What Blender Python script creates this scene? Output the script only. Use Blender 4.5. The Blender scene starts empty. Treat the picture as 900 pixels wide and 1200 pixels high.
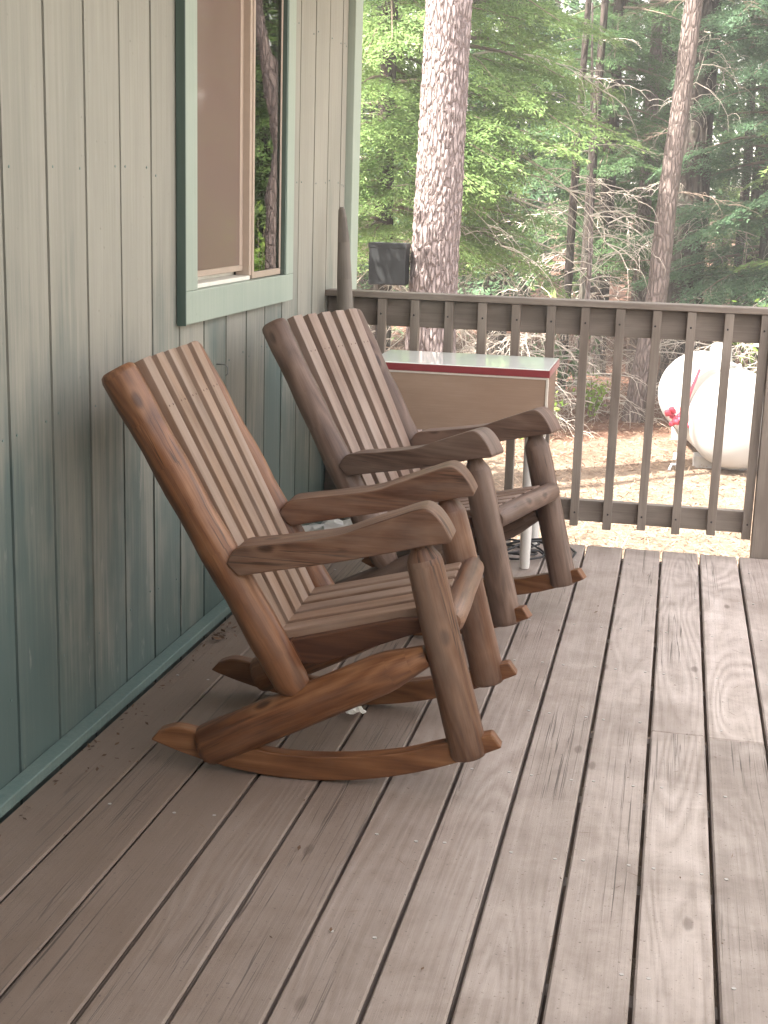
import bpy, math, random
import numpy as np
from mathutils import Vector, Matrix, noise

random.seed(11)
sc = bpy.context.scene
COL = sc.collection
R = math.radians

# ------------------------------------------------------------------ helpers
class MB:
    """collects pieces of geometry and links them as one mesh object"""
    def __init__(s):
        s.v = []; s.f = []; s.uv = []; s.mi = []; s.sm = []
    def add(s, verts, faces, uvs=None, mi=0, smooth=False):
        o = len(s.v)
        s.v.extend([tuple(p) for p in verts])
        for k, f in enumerate(faces):
            s.f.append([o + i for i in f])
            s.uv.append(uvs[k] if uvs else [(0, 0)] * len(f))
            s.mi.append(mi); s.sm.append(smooth)
    def beam(s, a, b, w, h, side=None, mi=0, uo=None):
        """box from a to b, w along 'side', h along the third axis"""
        a = Vector(a); b = Vector(b); d = b - a; L = d.length; d.normalize()
        if side is None:
            side = Vector((0, 0, 1)).cross(d)
            if side.length < 1e-4: side = Vector((1, 0, 0))
        sd = Vector(side); sd = (sd - d * sd.dot(d)).normalized(); up = d.cross(sd).normalized()
        P = [p + sd * (x * w / 2) + up * (z * h / 2) for p in (a, b) for x, z in ((-1, -1), (1, -1), (1, 1), (-1, 1))]
        F = [(3, 2, 1, 0), (4, 5, 6, 7), (0, 1, 5, 4), (1, 2, 6, 5), (2, 3, 7, 6), (3, 0, 4, 7)]
        u0 = random.random() * 9 if uo is None else uo
        per = [0, w, w + h, 2 * w + h]
        U = [[(u0 + x, y) for x, y in ((0, 0), (w, 0), (w, h), (0, h))]] * 2
        for k in range(4):
            ww = w if k % 2 == 0 else h
            p = u0 + per[k]
            U.append([(p, 0), (p + ww, 0), (p + ww, L), (p, L)])
        s.add(P, F, U, mi)
    def box(s, lo, hi, mi=0):
        x0, y0, z0 = lo; x1, y1, z1 = hi
        dx, dy, dz = x1 - x0, y1 - y0, z1 - z0
        if dx >= dy and dx >= dz: s.beam((x0, (y0+y1)/2, (z0+z1)/2), (x1, (y0+y1)/2, (z0+z1)/2), dy, dz, (0, 1, 0), mi)
        elif dy >= dz: s.beam(((x0+x1)/2, y0, (z0+z1)/2), ((x0+x1)/2, y1, (z0+z1)/2), dx, dz, (1, 0, 0), mi)
        else: s.beam(((x0+x1)/2, (y0+y1)/2, z0), ((x0+x1)/2, (y0+y1)/2, z1), dx, dy, (1, 0, 0), mi)
    def tube(s, pts, rad, n=10, mi=0, caps=True, wob=0.0, smooth=True, endround=0.0):
        pts = [Vector(p) for p in pts]; m = len(pts)
        rad = list(rad) if hasattr(rad, '__len__') else [rad] * m
        rings = []; t0 = (pts[1] - pts[0]).normalized()
        ref = Vector((0, 0, 1)) if abs(t0.z) < .9 else Vector((1, 0, 0))
        nrm = (ref - t0 * ref.dot(t0)).normalized()
        V = []; L = 0; Ls = []
        so = random.random() * 50
        for i, p in enumerate(pts):
            t = (pts[min(i + 1, m - 1)] - pts[max(i - 1, 0)]).normalized()
            nrm = (nrm - t * nrm.dot(t)).normalized(); bi = t.cross(nrm)
            if i: L += (p - pts[i - 1]).length
            Ls.append(L)
            for k in range(n):
                a = 2 * math.pi * k / n
                d = nrm * math.cos(a) + bi * math.sin(a)
                r = rad[i]
                if wob: r *= 1 + wob * noise.noise(Vector((d.x * 1.3 + so, d.y * 1.3, d.z * 1.3 + L * 7)))
                V.append(p + d * r)
        F = []; U = []; u0 = random.random() * 9
        for i in range(m - 1):
            c = 2 * math.pi * rad[i]
            for k in range(n):
                k2 = (k + 1) % n
                F.append((i*n + k, i*n + k2, (i+1)*n + k2, (i+1)*n + k))
                U.append([(u0 + c*k/n, Ls[i]), (u0 + c*(k+1)/n, Ls[i]), (u0 + c*(k+1)/n, Ls[i+1]), (u0 + c*k/n, Ls[i+1])])
        s.add(V, F, U, mi, smooth)
        if caps:
            for i0, rev in ((0, True), ((m - 1) * n, False)):
                cen = pts[0] if rev else pts[-1]
                ring = V[i0:i0 + n]
                if rev: ring = ring[::-1]
                rr = rad[0] if rev else rad[-1]
                s.add(ring, [tuple(range(n))], [[(u0 + rr*math.cos(6.283*k/n), rr*math.sin(6.283*k/n)) for k in range(n)]], mi, False)
    def prism(s, poly, y0, y1, mi=0, axis=True):
        """polygon in (s,z) extruded along local Y, uv follows s"""
        n = len(poly)
        V = [(x, y0, z) for x, z in poly] + [(x, y1, z) for x, z in poly]
        u0 = random.random() * 9
        F = [tuple(range(n)), tuple(range(2*n - 1, n - 1, -1))]
        U = [[(u0 + z, x) for x, z in poly], [(u0 + .5 + z, x) for x, z in poly[::-1]]]
        for k in range(n):
            k2 = (k + 1) % n
            F.append((k2, k, n + k, n + k2))
            a, b = poly[k], poly[k2]
            vv = (a[0], b[0]) if abs(a[0]-b[0]) > .3*abs(a[1]-b[1]) else (a[1], b[1])
            U.append([(u0 + 1, vv[1]), (u0 + 1, vv[0]), (u0 + 1 + y1-y0, vv[0]), (u0 + 1 + y1-y0, vv[1])])
        s.add(V, F, U, mi)
    def lathe(s, prof, n=32, mi=0, org=(0, 0, 0), axis=None, smooth=True):
        """profile of (r, h) turned about an axis"""
        ax = Vector(axis or (0, 0, 1)).normalized()
        ref = Vector((1, 0, 0)) if abs(ax.x) < .9 else Vector((0, 1, 0))
        e1 = (ref - ax * ref.dot(ax)).normalized(); e2 = ax.cross(e1); o = Vector(org)
        V = [o + ax * h + (e1 * math.cos(6.28319*k/n) + e2 * math.sin(6.28319*k/n)) * r for r, h in prof for k in range(n)]
        F = []; U = []
        for i in range(len(prof) - 1):
            for k in range(n):
                k2 = (k + 1) % n
                F.append((i*n + k, i*n + k2, (i+1)*n + k2, (i+1)*n + k))
                U.append([(k/n, i), ((k+1)/n, i), ((k+1)/n, i+1), (k/n, i+1)])
        s.add(V, F, U, mi, smooth)
    def build(s, name, mats, parent=None, bevel=0, loc=None, seg=2):
        me = bpy.data.meshes.new(name)
        me.from_pydata(s.v, [], s.f)
        me.polygons.foreach_set('use_smooth', s.sm)
        me.polygons.foreach_set('material_index', s.mi)
        uvl = me.uv_layers.new(name='UVMap')
        uvl.data.foreach_set('uv', [c for f in s.uv for p in f for c in p])
        for m in (mats if isinstance(mats, (list, tuple)) else [mats]): me.materials.append(m)
        me.update()
        o = bpy.data.objects.new(name, me); COL.objects.link(o)
        if parent: o.parent = parent
        if loc: o.location = loc
        if bevel:
            b = o.modifiers.new('bevel', 'BEVEL'); b.width = bevel; b.segments = seg; b.limit_method = 'ANGLE'; b.angle_limit = R(35)
            b.harden_normals = False
        return o

def tag(o, label=None, cat=None, group=None, kind=None):
    if label: o['label'] = label
    if cat: o['category'] = cat
    if group: o['group'] = group
    if kind: o['kind'] = kind
    return o

def empty(name, loc, label, cat, group=None, rz=0):
    o = bpy.data.objects.new(name, None); COL.objects.link(o)
    o.location = loc; o.rotation_euler = (0, 0, rz); o.empty_display_size = .1
    return tag(o, label, cat, group)

def quads(name, V, mats, parent=None, mi=None, npf=4):
    """V: (n,4,3) numpy array of leaf faces -> one mesh object"""
    n = len(V); me = bpy.data.meshes.new(name)
    me.vertices.add(n * npf); me.vertices.foreach_set('co', np.asarray(V, dtype=np.float32).ravel())
    me.loops.add(n * npf); me.loops.foreach_set('vertex_index', np.arange(n * npf, dtype=np.int32))
    me.polygons.add(n); me.polygons.foreach_set('loop_start', np.arange(0, n * npf, npf, dtype=np.int32))
    me.polygons.foreach_set('loop_total', np.full(n, npf, dtype=np.int32))
    if mi is not None: me.polygons.foreach_set('material_index', np.asarray(mi, dtype=np.int32))
    for m in (mats if isinstance(mats, (list, tuple)) else [mats]): me.materials.append(m)
    me.update(calc_edges=True); me.validate()
    o = bpy.data.objects.new(name, me); COL.objects.link(o)
    if parent: o.parent = parent
    return o

# ------------------------------------------------------------------ materials
class NT:
    def __init__(s, name):
        s.m = bpy.data.materials.new(name); s.m.use_nodes = True
        s.t = s.m.node_tree; s.n = s.t.nodes; s.l = s.t.links
        s.bsdf = s.n['Principled BSDF']; s.out = s.n['Material Output']
    def node(s, typ, **k):
        n = s.n.new(typ)
        for a, b in k.items(): setattr(n, a, b)
        return n
    def link(s, a, b): s.l.new(a, b)
    def val(s, x, sock):
        if isinstance(x, (int, float)): sock.default_value = x
        elif isinstance(x, (tuple, list)): sock.default_value = tuple(x) + ((1,) if len(x) == 3 and len(sock.default_value) == 4 else ())
        else: s.link(x, sock)
    def coord(s, kind='Object', scale=(1, 1, 1), offset=None):
        tc = s.node('ShaderNodeTexCoord'); mp = s.node('ShaderNodeMapping')
        s.link(tc.outputs[kind], mp.inputs['Vector']); mp.inputs['Scale'].default_value = scale
        if offset is not None: s.link(offset, mp.inputs['Location'])
        return mp.outputs['Vector']
    def noise(s, vec, scale=1, detail=4, rough=.55, dist=0):
        n = s.node('ShaderNodeTexNoise'); s.link(vec, n.inputs['Vector'])
        n.inputs['Scale'].default_value = scale; n.inputs['Detail'].default_value = detail
        n.inputs['Roughness'].default_value = rough; n.inputs['Distortion'].default_value = dist
        return n.outputs['Fac']
    def math(s, op, a, b=0, c=None, clamp=False):
        n = s.node('ShaderNodeMath', operation=op, use_clamp=clamp)
        s.val(a, n.inputs[0]); s.val(b, n.inputs[1])
        if c is not None: s.val(c, n.inputs[2])
        return n.outputs[0]
    def ramp(s, fac, stops, interp='LINEAR'):
        n = s.node('ShaderNodeValToRGB'); s.link(fac, n.inputs[0]); cr = n.color_ramp; cr.interpolation = interp
        while len(cr.elements) < len(stops): cr.elements.new(.5)
        for e, (p, c) in zip(cr.elements, stops):
            e.position = p; e.color = (tuple(c) + (1,)) if hasattr(c, '__len__') else (c, c, c, 1)
        return n.outputs['Color']
    def mix(s, fac, a, b, mode='MIX'):
        n = s.node('ShaderNodeMix', data_type='RGBA', blend_type=mode)
        s.val(fac, n.inputs[0]); s.val(a, n.inputs[6]); s.val(b, n.inputs[7])
        return n.outputs[2]
    def bump(s, h, strength=.3, dist=.01, prev=None):
        n = s.node('ShaderNodeBump'); s.link(h, n.inputs['Height'])
        n.inputs['Strength'].default_value = strength; n.inputs['Distance'].default_value = dist
        if prev: s.link(prev, n.inputs['Normal'])
        return n.outputs['Normal']
    def done(s, color=None, rough=.6, normal=None, spec=None, metal=None, coat=None):
        if color is not None: s.val(color, s.bsdf.inputs['Base Color'])
        s.val(rough, s.bsdf.inputs['Roughness'])
        if normal: s.link(normal, s.bsdf.inputs['Normal'])
        if spec is not None: s.bsdf.inputs['Specular IOR Level'].default_value = spec
        if metal is not None: s.bsdf.inputs['Metallic'].default_value = metal
        if coat: s.bsdf.inputs['Coat Weight'].default_value = coat[0]; s.bsdf.inputs['Coat Roughness'].default_value = coat[1]
        return s.m
    def rand_vec(s, mul=37.0, island=False):
        if island: r = s.node('ShaderNodeNewGeometry').outputs['Random Per Island']
        else: r = s.node('ShaderNodeObjectInfo').outputs['Random']
        c = s.node('ShaderNodeCombineXYZ')
        for i, k in enumerate((1, 1.7, .6)): s.link(s.math('MULTIPLY', r, mul * k), c.inputs[i])
        return c.outputs[0], r

def plain(name, col, rough=.5, metal=0, var=.12, scale=30, bump=0):
    t = NT(name); v = t.coord('Object'); f = t.noise(v, scale, 5)
    c = t.mix(f, tuple(x * (1 - var) for x in col), tuple(min(1, x * (1 + var)) for x in col))
    nb = t.bump(f, bump, .005) if bump else None
    return t.done(c, rough, nb, metal=metal)

def wood_uv(name, dark, mid, light, rough=.5, rings=16, coat=None, ramp=(.25, .5, .75), grain=.12, spec=.4, weather=None, checks=False, knots=True):
    """wood with the grain along v of the uv map (metres)"""
    t = NT(name); off, rnd = t.rand_vec(23.0)
    v = t.coord('UV', (1, 1, 1), off)
    def sc_(s3):
        mp = t.node('ShaderNodeMapping'); t.link(v, mp.inputs['Vector']); mp.inputs['Scale'].default_value = s3; return mp.outputs[0]
    big = t.noise(sc_((6, .9, 1)), 1, 2, .5, .3)
    ring = t.math('FRACT', t.math('MULTIPLY', big, rings))
    ring = t.math('ABSOLUTE', t.math('SUBTRACT', ring, .5))            # 0..0.5
    fib = t.noise(sc_((260, 5, 1)), 1, 4, .6)
    blot = t.noise(sc_((9, 3, 1)), 1, 4, .6)
    f = t.math('ADD', t.math('MULTIPLY', ring, grain * 4), t.math('MULTIPLY', fib, .45))
    f = t.math('ADD', f, t.math('MULTIPLY', t.math('SUBTRACT', blot, .5), .9))
    f = t.math('ADD', f, .1)
    c = t.ramp(f, [(ramp[0], dark), (ramp[1], mid), (ramp[2], light)])
    # knots: sparse dark eyes with a paler halo
    vo = t.node('ShaderNodeTexVoronoi', voronoi_dimensions='2D'); t.link(sc_((8, 4.5, 1)), vo.inputs['Vector']); vo.inputs['Scale'].default_value = 1
    sep = t.node('ShaderNodeSeparateColor'); t.link(vo.outputs['Color'], sep.inputs[0])
    gate = t.math('GREATER_THAN', sep.outputs[0], .60 if knots else 2.0)
    kd = t.math('ADD', vo.outputs['Distance'], t.math('MULTIPLY', t.math('SUBTRACT', fib, .5), .05))
    halo = t.ramp(kd, [(.06, 0), (.13, 1), (.22, 0)])
    c = t.mix(t.math('MULTIPLY', t.math('MULTIPLY', halo, gate), .5 if checks else .2), c, light)
    kn = t.ramp(kd, [(.0, 1), (.055, .85), (.10, 0)])
    c = t.mix(t.math('MULTIPLY', t.math('MULTIPLY', kn, gate), .8), c, tuple(x * .45 for x in dark))
    if checks:
        ck = t.noise(sc_((26, .7, 1)), 1, 3, .55); ckm = t.ramp(t.noise(sc_((3, 1.6, 1)), 1, 2), [(.5, 0), (.58, 1)])
        ckl = t.math('MULTIPLY', t.ramp(t.math('ABSOLUTE', t.math('SUBTRACT', ck, .5)), [(.003, 1), (.012, 0)]), ckm)
        c = t.mix(t.math('MULTIPLY', ckl, .8), c, tuple(x * .25 for x in dark))
    hsv = t.node('ShaderNodeHueSaturation'); t.link(c, hsv.inputs['Color'])
    t.link(t.math('ADD', t.math('MULTIPLY', rnd, .24), .88), hsv.inputs['Value'])
    c = hsv.outputs[0]
    if weather:
        w = t.noise(sc_((14, 2, 1)), 1, 5, .65)
        c = t.mix(t.ramp(w, [(.42, 0), (.68, weather[1])]), c, weather[0])
    nb = t.bump(t.math('ADD', fib, t.math('MULTIPLY', ring, .6)), .25, .0015)
    rr = t.math('ADD', t.math('MULTIPLY', blot, .25), rough - .12)
    return t.done(c, rr, nb, spec=spec, coat=coat)

# --- deck boards, grain along world Y
def m_deck():
    t = NT('weathered_deck_wood'); off, rnd = t.rand_vec(61.0, True)
    tc = t.node('ShaderNodeTexCoord'); va = t.node('ShaderNodeVectorMath', operation='ADD')
    t.link(tc.outputs['Object'], va.inputs[0]); t.link(off, va.inputs[1]); v = va.outputs[0]
    def sc_(s3, vec=None):
        mp = t.node('ShaderNodeMapping'); t.link(vec or v, mp.inputs['Vector']); mp.inputs['Scale'].default_value = s3; return mp.outputs[0]
    big = t.noise(sc_((6.5, .75, 1)), 1, 1.5, .45, .25)
    ring = t.math('ABSOLUTE', t.math('SUBTRACT', t.math('FRACT', t.math('MULTIPLY', big, 17)), .5))
    ringmask = t.ramp(t.noise(sc_((3, .5, 1)), 1, 2), [(.42, .1), (.62, 1)])
    ring = t.math('MULTIPLY', ring, ringmask); ring = t.math('MULTIPLY', ring, 1.35)
    fib = t.noise(sc_((190, 3.5, 1)), 1, 5, .65)
    fib2 = t.noise(sc_((60, 1.2, 1)), 1, 4, .6)
    blot = t.noise(tc.outputs['Object'], 2.3, 6, .62, .6)
    blot2 = t.noise(tc.outputs['Object'], 9, 6, .7, .4)
    f = t.math('ADD', t.math('MULTIPLY', ring, .42), t.math('MULTIPLY', fib, .34))
    f = t.math('ADD', f, t.math('MULTIPLY', fib2, .26)); f = t.math('ADD', f, .06)
    f = t.math('ADD', f, t.math('MULTIPLY', t.math('SUBTRACT', blot2, .5), .7))
    c = t.ramp(f, [(.14, (.24, .198, .172)), (.48, (.440, .382, .348)), (.85, (.59, .53, .495))])
    hsv = t.node('ShaderNodeHueSaturation'); t.link(c, hsv.inputs['Color'])
    t.link(t.math('ADD', t.math('MULTIPLY', rnd, .22), .89), hsv.inputs['Value']); c = hsv.outputs[0]
    # dark, dirty stains and a pale worn scuff
    c = t.mix(t.ramp(blot, [(.47, 0), (.70, .6)]), c, (.205, .162, .136))
    c = t.mix(t.ramp(t.noise(tc.outputs['Object'], 1.3, 5, .6), [(.55, 0), (.8, .45)]), c, (.52, .46, .43))
    # brown stain by the wall, darkened to put the porch shade into the colour
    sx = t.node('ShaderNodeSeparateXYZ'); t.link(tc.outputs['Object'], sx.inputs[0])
    stain_shade = t.math('ADD', sx.outputs[0], t.math('MULTIPLY', t.math('SUBTRACT', blot, .5), 1.1))
    c = t.mix(t.ramp(t.math('MULTIPLY', stain_shade, .5), [(.20, .80), (.42, .52), (.70, 0)]), c, (.168, .118, .086))
    # checks (fine splits along the grain)
    ck = t.noise(sc_((55, .55, 1)), 1, 3, .55)
    ckm = t.ramp(t.noise(sc_((4, .8, 1)), 1, 2), [(.5, 0), (.6, 1)])
    ckl = t.math('MULTIPLY', t.ramp(t.math('ABSOLUTE', t.math('SUBTRACT', ck, .5)), [(.004, 1), (.014, 0)]), ckm)
    c = t.mix(t.math('MULTIPLY', ckl, .75), c, (.05, .04, .035))
    # knots
    vo = t.node('ShaderNodeTexVoronoi', voronoi_dimensions='2D'); t.link(sc_((6.5, 2.4, 1)), vo.inputs['Vector']); vo.inputs['Scale'].default_value = 1
    sep = t.node('ShaderNodeSeparateColor'); t.link(vo.outputs['Color'], sep.inputs[0])
    gate = t.math('GREATER_THAN', sep.outputs[0], .86)
    kd = t.math('ADD', vo.outputs['Distance'], t.math('MULTIPLY', t.math('SUBTRACT', fib2, .5), .06))
    kn = t.math('MULTIPLY', t.ramp(kd, [(.0, 1), (.045, .85), (.075, 0)]), gate)
    c = t.mix(t.math('MULTIPLY', kn, .6), c, (.10, .07, .055))
    # grit
    gr = t.ramp(t.noise(tc.outputs['Object'], 140, 2, .5), [(.66, 0), (.73, .65)])
    c = t.mix(gr, c, (.09, .07, .06))
    h = t.math('SUBTRACT', t.math('ADD', t.math('MULTIPLY', fib, .7), t.math('MULTIPLY', ring, .6)), t.math('MULTIPLY', ckl, 1.2))
    nb = t.bump(h, .45, .0025)
    return t.done(c, t.math('ADD', t.math('MULTIPLY', blot2, .25), .42), nb, spec=.35)

def paint(name, a, b, rough=.55, worn=None, shaded_green=None):
    t = NT(name); off, rnd = t.rand_vec(40.0, True); v = t.coord('Object')
    def sc_(s3):
        mp = t.node('ShaderNodeMapping'); t.link(v, mp.inputs['Vector']); mp.inputs['Scale'].default_value = s3; return mp.outputs[0]
    f1 = t.noise(sc_((9, 9, 1.2)), 1, 5, .62)
    f2 = t.noise(sc_((70, 70, 2.2)), 1, 4, .6)
    f3 = t.noise(v, 1.6, 4, .6)
    f = t.math('ADD', t.math('MULTIPLY', f1, .42), t.math('ADD', t.math('MULTIPLY', f2, .42), t.math('MULTIPLY', f3, .16)))
    f = t.math('ADD', f, t.math('MULTIPLY', t.math('SUBTRACT', rnd, .5), .10))
    c = t.ramp(f, [(.34, a), (.66, b)])
    if shaded_green:   # porch shade put into the colour low down, with green paint fading upward
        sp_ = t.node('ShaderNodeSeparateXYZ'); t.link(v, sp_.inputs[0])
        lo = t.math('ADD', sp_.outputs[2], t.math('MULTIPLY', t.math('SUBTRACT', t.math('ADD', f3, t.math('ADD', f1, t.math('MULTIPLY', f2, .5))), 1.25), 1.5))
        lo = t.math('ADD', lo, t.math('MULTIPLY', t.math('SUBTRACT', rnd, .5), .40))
        c = t.mix(t.ramp(t.math('DIVIDE', lo, 2.0), [(.02, .9), (.20, .78), (.36, .34), (.54, 0)]), c, shaded_green)
    if worn:
        w = t.ramp(t.noise(sc_((22, 22, 4)), 1, 6, .7), [(.62, 0), (.70, .7)])
        c = t.mix(w, c, worn)
    sp = t.ramp(t.noise(v, 60, 2, .5), [(.72, 0), (.78, .55)])
    c = t.mix(sp, c, tuple(x * .5 for x in a))
    nb = t.bump(t.math('ADD', f2, t.math('MULTIPLY', f1, .5)), .3, .002)
    return t.done(c, t.math('ADD', t.math('MULTIPLY', f1, .2), rough - .1), nb, spec=.4)

def m_bark(name, plate, crack, sx=13, sz=4.2, lichen=None):
    t = NT(name); v = t.coord('Object', (sx, sx, sz))
    nz = t.node('ShaderNodeTexNoise'); t.link(v, nz.inputs['Vector']); nz.inputs['Scale'].default_value = 1.2; nz.inputs['Detail'].default_value = 3
    mx = t.mix(.28, v, nz.outputs['Color'], 'ADD')
    vo = t.node('ShaderNodeTexVoronoi', feature='DISTANCE_TO_EDGE'); t.link(mx, vo.inputs['Vector']); vo.inputs['Scale'].default_value = 1
    fine = t.noise(t.coord('Object', (60, 60, 18)), 1, 5, .65)
    d = t.math('ADD', vo.outputs['Distance'], t.math('MULTIPLY', t.math('SUBTRACT', fine, .5), .10))
    e = t.ramp(d, [(.0, 0), (.20, 1)])
    c = t.mix(e, crack, plate)
    c = t.mix(t.ramp(fine, [(.35, .55), (.7, 0)]), c, tuple(x * .6 for x in plate))
    if lichen: c = t.mix(t.ramp(t.noise(t.coord('Object', (5, 5, 3)), 1, 5, .6), [(.5, 0), (.66, .7)]), c, lichen)
    h = t.math('ADD', e, t.math('MULTIPLY', fine, .5))
    return t.done(c, .85, t.bump(h, .9, .02), spec=.2)

def m_leaf(name, a, b, trans=.35, tcol=None):
    t = NT(name); geo = t.node('ShaderNodeNewGeometry')
    v = t.coord('Object'); f = t.noise(v, 1.1, 3, .6)
    f = t.math('ADD', t.math('MULTIPLY', geo.outputs['Random Per Island'], .55), t.math('MULTIPLY', f, .5))
    c = t.ramp(f, [(.2, a), (.8, b)])
    t.done(c, .55, spec=.3)
    tr = t.node('ShaderNodeBsdfTranslucent'); t.link(t.mix(.5, c, tcol or tuple(min(1, x * 1.5) for x in b)), tr.inputs['Color'])
    ms = t.node('ShaderNodeMixShader'); ms.inputs[0].default_value = trans
    t.link(t.bsdf.outputs[0], ms.inputs[1]); t.link(tr.outputs[0], ms.inputs[2]); t.link(ms.outputs[0], t.out.inputs['Surface'])
    return t.m

def m_ground():
    t = NT('forest_floor'); v = t.coord('Object')
    a = t.noise(v, .55, 6, .6, .4); b = t.noise(v, 6, 6, .7); c_ = t.noise(v, 45, 5, .7); d = t.noise(v, 160, 3, .6)
    f = t.math('ADD', t.math('MULTIPLY', b, .45), t.math('MULTIPLY', c_, .4)); f = t.math('ADD', f, t.math('MULTIPLY', d, .2))
    straw = t.ramp(f, [(.34, (.085, .060, .042)), (.52, (.225, .17, .128)), (.7, (.35, .285, .225))])
    duff = t.ramp(f, [(.34, (.06, .032, .022)), (.52, (.165, .085, .060)), (.7, (.28, .17, .12))])
    sx = t.node('ShaderNodeSeparateXYZ'); t.link(v, sx.inputs[0])
    far = t.math('ADD', t.math('MULTIPLY', sx.outputs[1], .1), t.math('SUBTRACT', a, .5))     # needle litter lies under the trees
    m = t.ramp(t.math('SUBTRACT', far, .85), [(.38, 0), (.52, 1)])
    c = t.mix(m, straw, duff)
    return t.done(c, .9, t.bump(f, 1.0, .05), spec=.15)

def m_glass(name, ior, tint=(1, 1, 1)):
    t = NT(name); t.n.remove(t.bsdf)
    fr = t.node('ShaderNodeFresnel'); fr.inputs['IOR'].default_value = ior
    tp = t.node('ShaderNodeBsdfTransparent'); tp.inputs['Color'].default_value = tuple(tint) + (1,)
    gl = t.node('ShaderNodeBsdfGlossy'); gl.inputs['Roughness'].default_value = .012
    bz = t.noise(t.coord('Object'), 1.6, 2, .5)
    t.link(t.bump(bz, .06, .02), gl.inputs['Normal'])
    ms = t.node('ShaderNodeMixShader'); t.link(fr.outputs[0], ms.inputs[0]); t.link(tp.outputs[0], ms.inputs[1]); t.link(gl.outputs[0], ms.inputs[2])
    t.link(ms.outputs[0], t.out.inputs['Surface'])
    return t.m

M = {}
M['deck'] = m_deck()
M['nail'] = plain('galvanised_nail_head', (.50, .48, .46), .5, .3)
M['siding'] = paint('sage_grey_siding_paint', (.245, .240, .204), (.352, .338, .288), worn=(.36, .35, .31), shaded_green=(.078, .128, .124))
M['trim'] = paint('pale_green_trim_paint', (.32, .385, .325), (.405, .455, .39), .45)
M['trim_dark'] = paint('shaded_edge_green', (.060, .095, .080), (.090, .125, .105), .5)  # shade of the casing side and window reveal put into the colour
M['base'] = paint('green_baseboard_paint', (.12, .19, .18), (.19, .25, .23), .45, worn=(.22, .20, .17))
M['log'] = wood_uv('stained_log_wood', (.085, .028, .010), (.195, .076, .028), (.310, .150, .068), .42, rings=16, spec=.45, checks=True, weather=((.21, .135, .095), .4))
M['log_top'] = wood_uv('weathered_arm_wood', (.078, .032, .017), (.148, .070, .038), (.245, .136, .084), .48, rings=12, spec=.4, checks=True, weather=((.29, .21, .16), .5))
M['slat'] = wood_uv('sun_faded_slat_wood', (.195, .118, .076), (.285, .185, .127), (.355, .248, .180), .55, grain=.06, knots=False, rings=7, spec=.35, weather=((.42, .34, .29), .5))
M['rocker'] = wood_uv('orange_stained_board', (.10, .038, .015), (.180, .076, .031), (.26, .13, .06), .45, rings=12, spec=.45)
M['dark_board'] = wood_uv('dark_stained_board', (.065, .024, .012), (.11, .045, .022), (.16, .07, .036), .5)
M['rail'] = wood_uv('brown_grey_rail_paint', (.175, .145, .120), (.245, .210, .178), (.305, .268, .230), .6, knots=False, rings=8, grain=.06)
M['table_top'] = plain('pale_enamel_table_top', (.80, .84, .80), .03, 0, .05, 14)
M['red_edge'] = plain('red_table_edge_band', (.27, .05, .055), .35)
M['panel'] = wood_uv('tan_veneer_panel', (.36, .25, .18), (.42, .30, .22), (.47, .35, .27), .5, knots=False, rings=4, grain=.02)
M['panel_side'] = wood_uv('brown_veneer_end', (.16, .10, .07), (.22, .14, .10), (.28, .18, .13), .5, knots=False, rings=6, grain=.05)
M['cream'] = plain('cream_painted_wood', (.68, .63, .55), .45)
M['white_leg'] = plain('white_painted_leg', (.74, .72, .68), .4, 0, .08)
M['pot'] = plain('dark_grey_plastic', (.012, .014, .015), .6, 0, .2, 12, .1)
M['pole'] = wood_uv('grey_weathered_pole', (.11, .095, .08), (.165, .145, .122), (.225, .20, .172), .7, rings=6)
M['cable'] = plain('black_rubber_cable', (.02, .02, .022), .5)
M['paper'] = plain('white_crumpled_paper', (.80, .78, .74), .7)
M['bag'] = plain('white_plastic_bag', (.78, .77, .74), .35)
M['alu'] = plain('tan_window_frame_metal', (.46, .37, .30), .45, .1)
M['track'] = plain('off_white_window_track', (.74, .73, .66), .5, 0, .15, 40)
t_ = NT('brown_insect_screen'); t_.done((.20, .135, .105), .7, coat=(.35, .04))
tp_ = t_.node('ShaderNodeBsdfTransparent'); mx_ = t_.node('ShaderNodeMixShader'); mx_.inputs[0].default_value = .86
t_.link(tp_.outputs[0], mx_.inputs[1]); t_.link(t_.bsdf.outputs[0], mx_.inputs[2]); t_.link(mx_.outputs[0], t_.out.inputs['Surface']); M['screen'] = t_.m
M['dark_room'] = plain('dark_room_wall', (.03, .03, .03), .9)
M['roof'] = plain('grey_roof_shingle', (.12, .12, .12), .9, 0, .3, 25, .4)
M['bounce_soffit'] = plain('pale_bounce_board', (.74, .70, .62), .6)
M['hook'] = plain('grey_metal_hook', (.25, .25, .24), .4, .7)
M['tank'] = plain('white_tank_paint', (.37, .37, .36), .38, 0, .06, 5)
M['steel'] = plain('grey_galvanised_pipe', (.55, .57, .60), .4, .6)
M['pink'] = plain('faded_red_plastic', (.55, .07, .11), .45)
M['concrete'] = plain('grey_concrete_block', (.36, .35, .33), .9, 0, .2, 20, .3)
M['ground'] = m_ground()
M['needles'] = m_leaf('dry_needle_litter', (.12, .065, .04), (.34, .26, .185), .1)
M['bark_pine'] = m_bark('pale_pine_bark', (.37, .31, .30), (.165, .125, .118), 34, 8.0)
M['bark_red'] = m_bark('reddish_bark', (.225, .180, .165), (.115, .09, .08), 26, 7)
M['bark_dark'] = m_bark('dark_furrowed_bark', (.075, .060, .052), (.028, .022, .020), 11, 3, (.11, .115, .09))
M['twig'] = plain('dead_grey_twig', (.46, .41, .36), .8)
M['twig_brown'] = plain('dead_brown_twig', (.17, .13, .10), .8)
M['leaf_bright'] = m_leaf('bright_fir_needles', (.085, .165, .050), (.22, .31, .11), .44)
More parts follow.
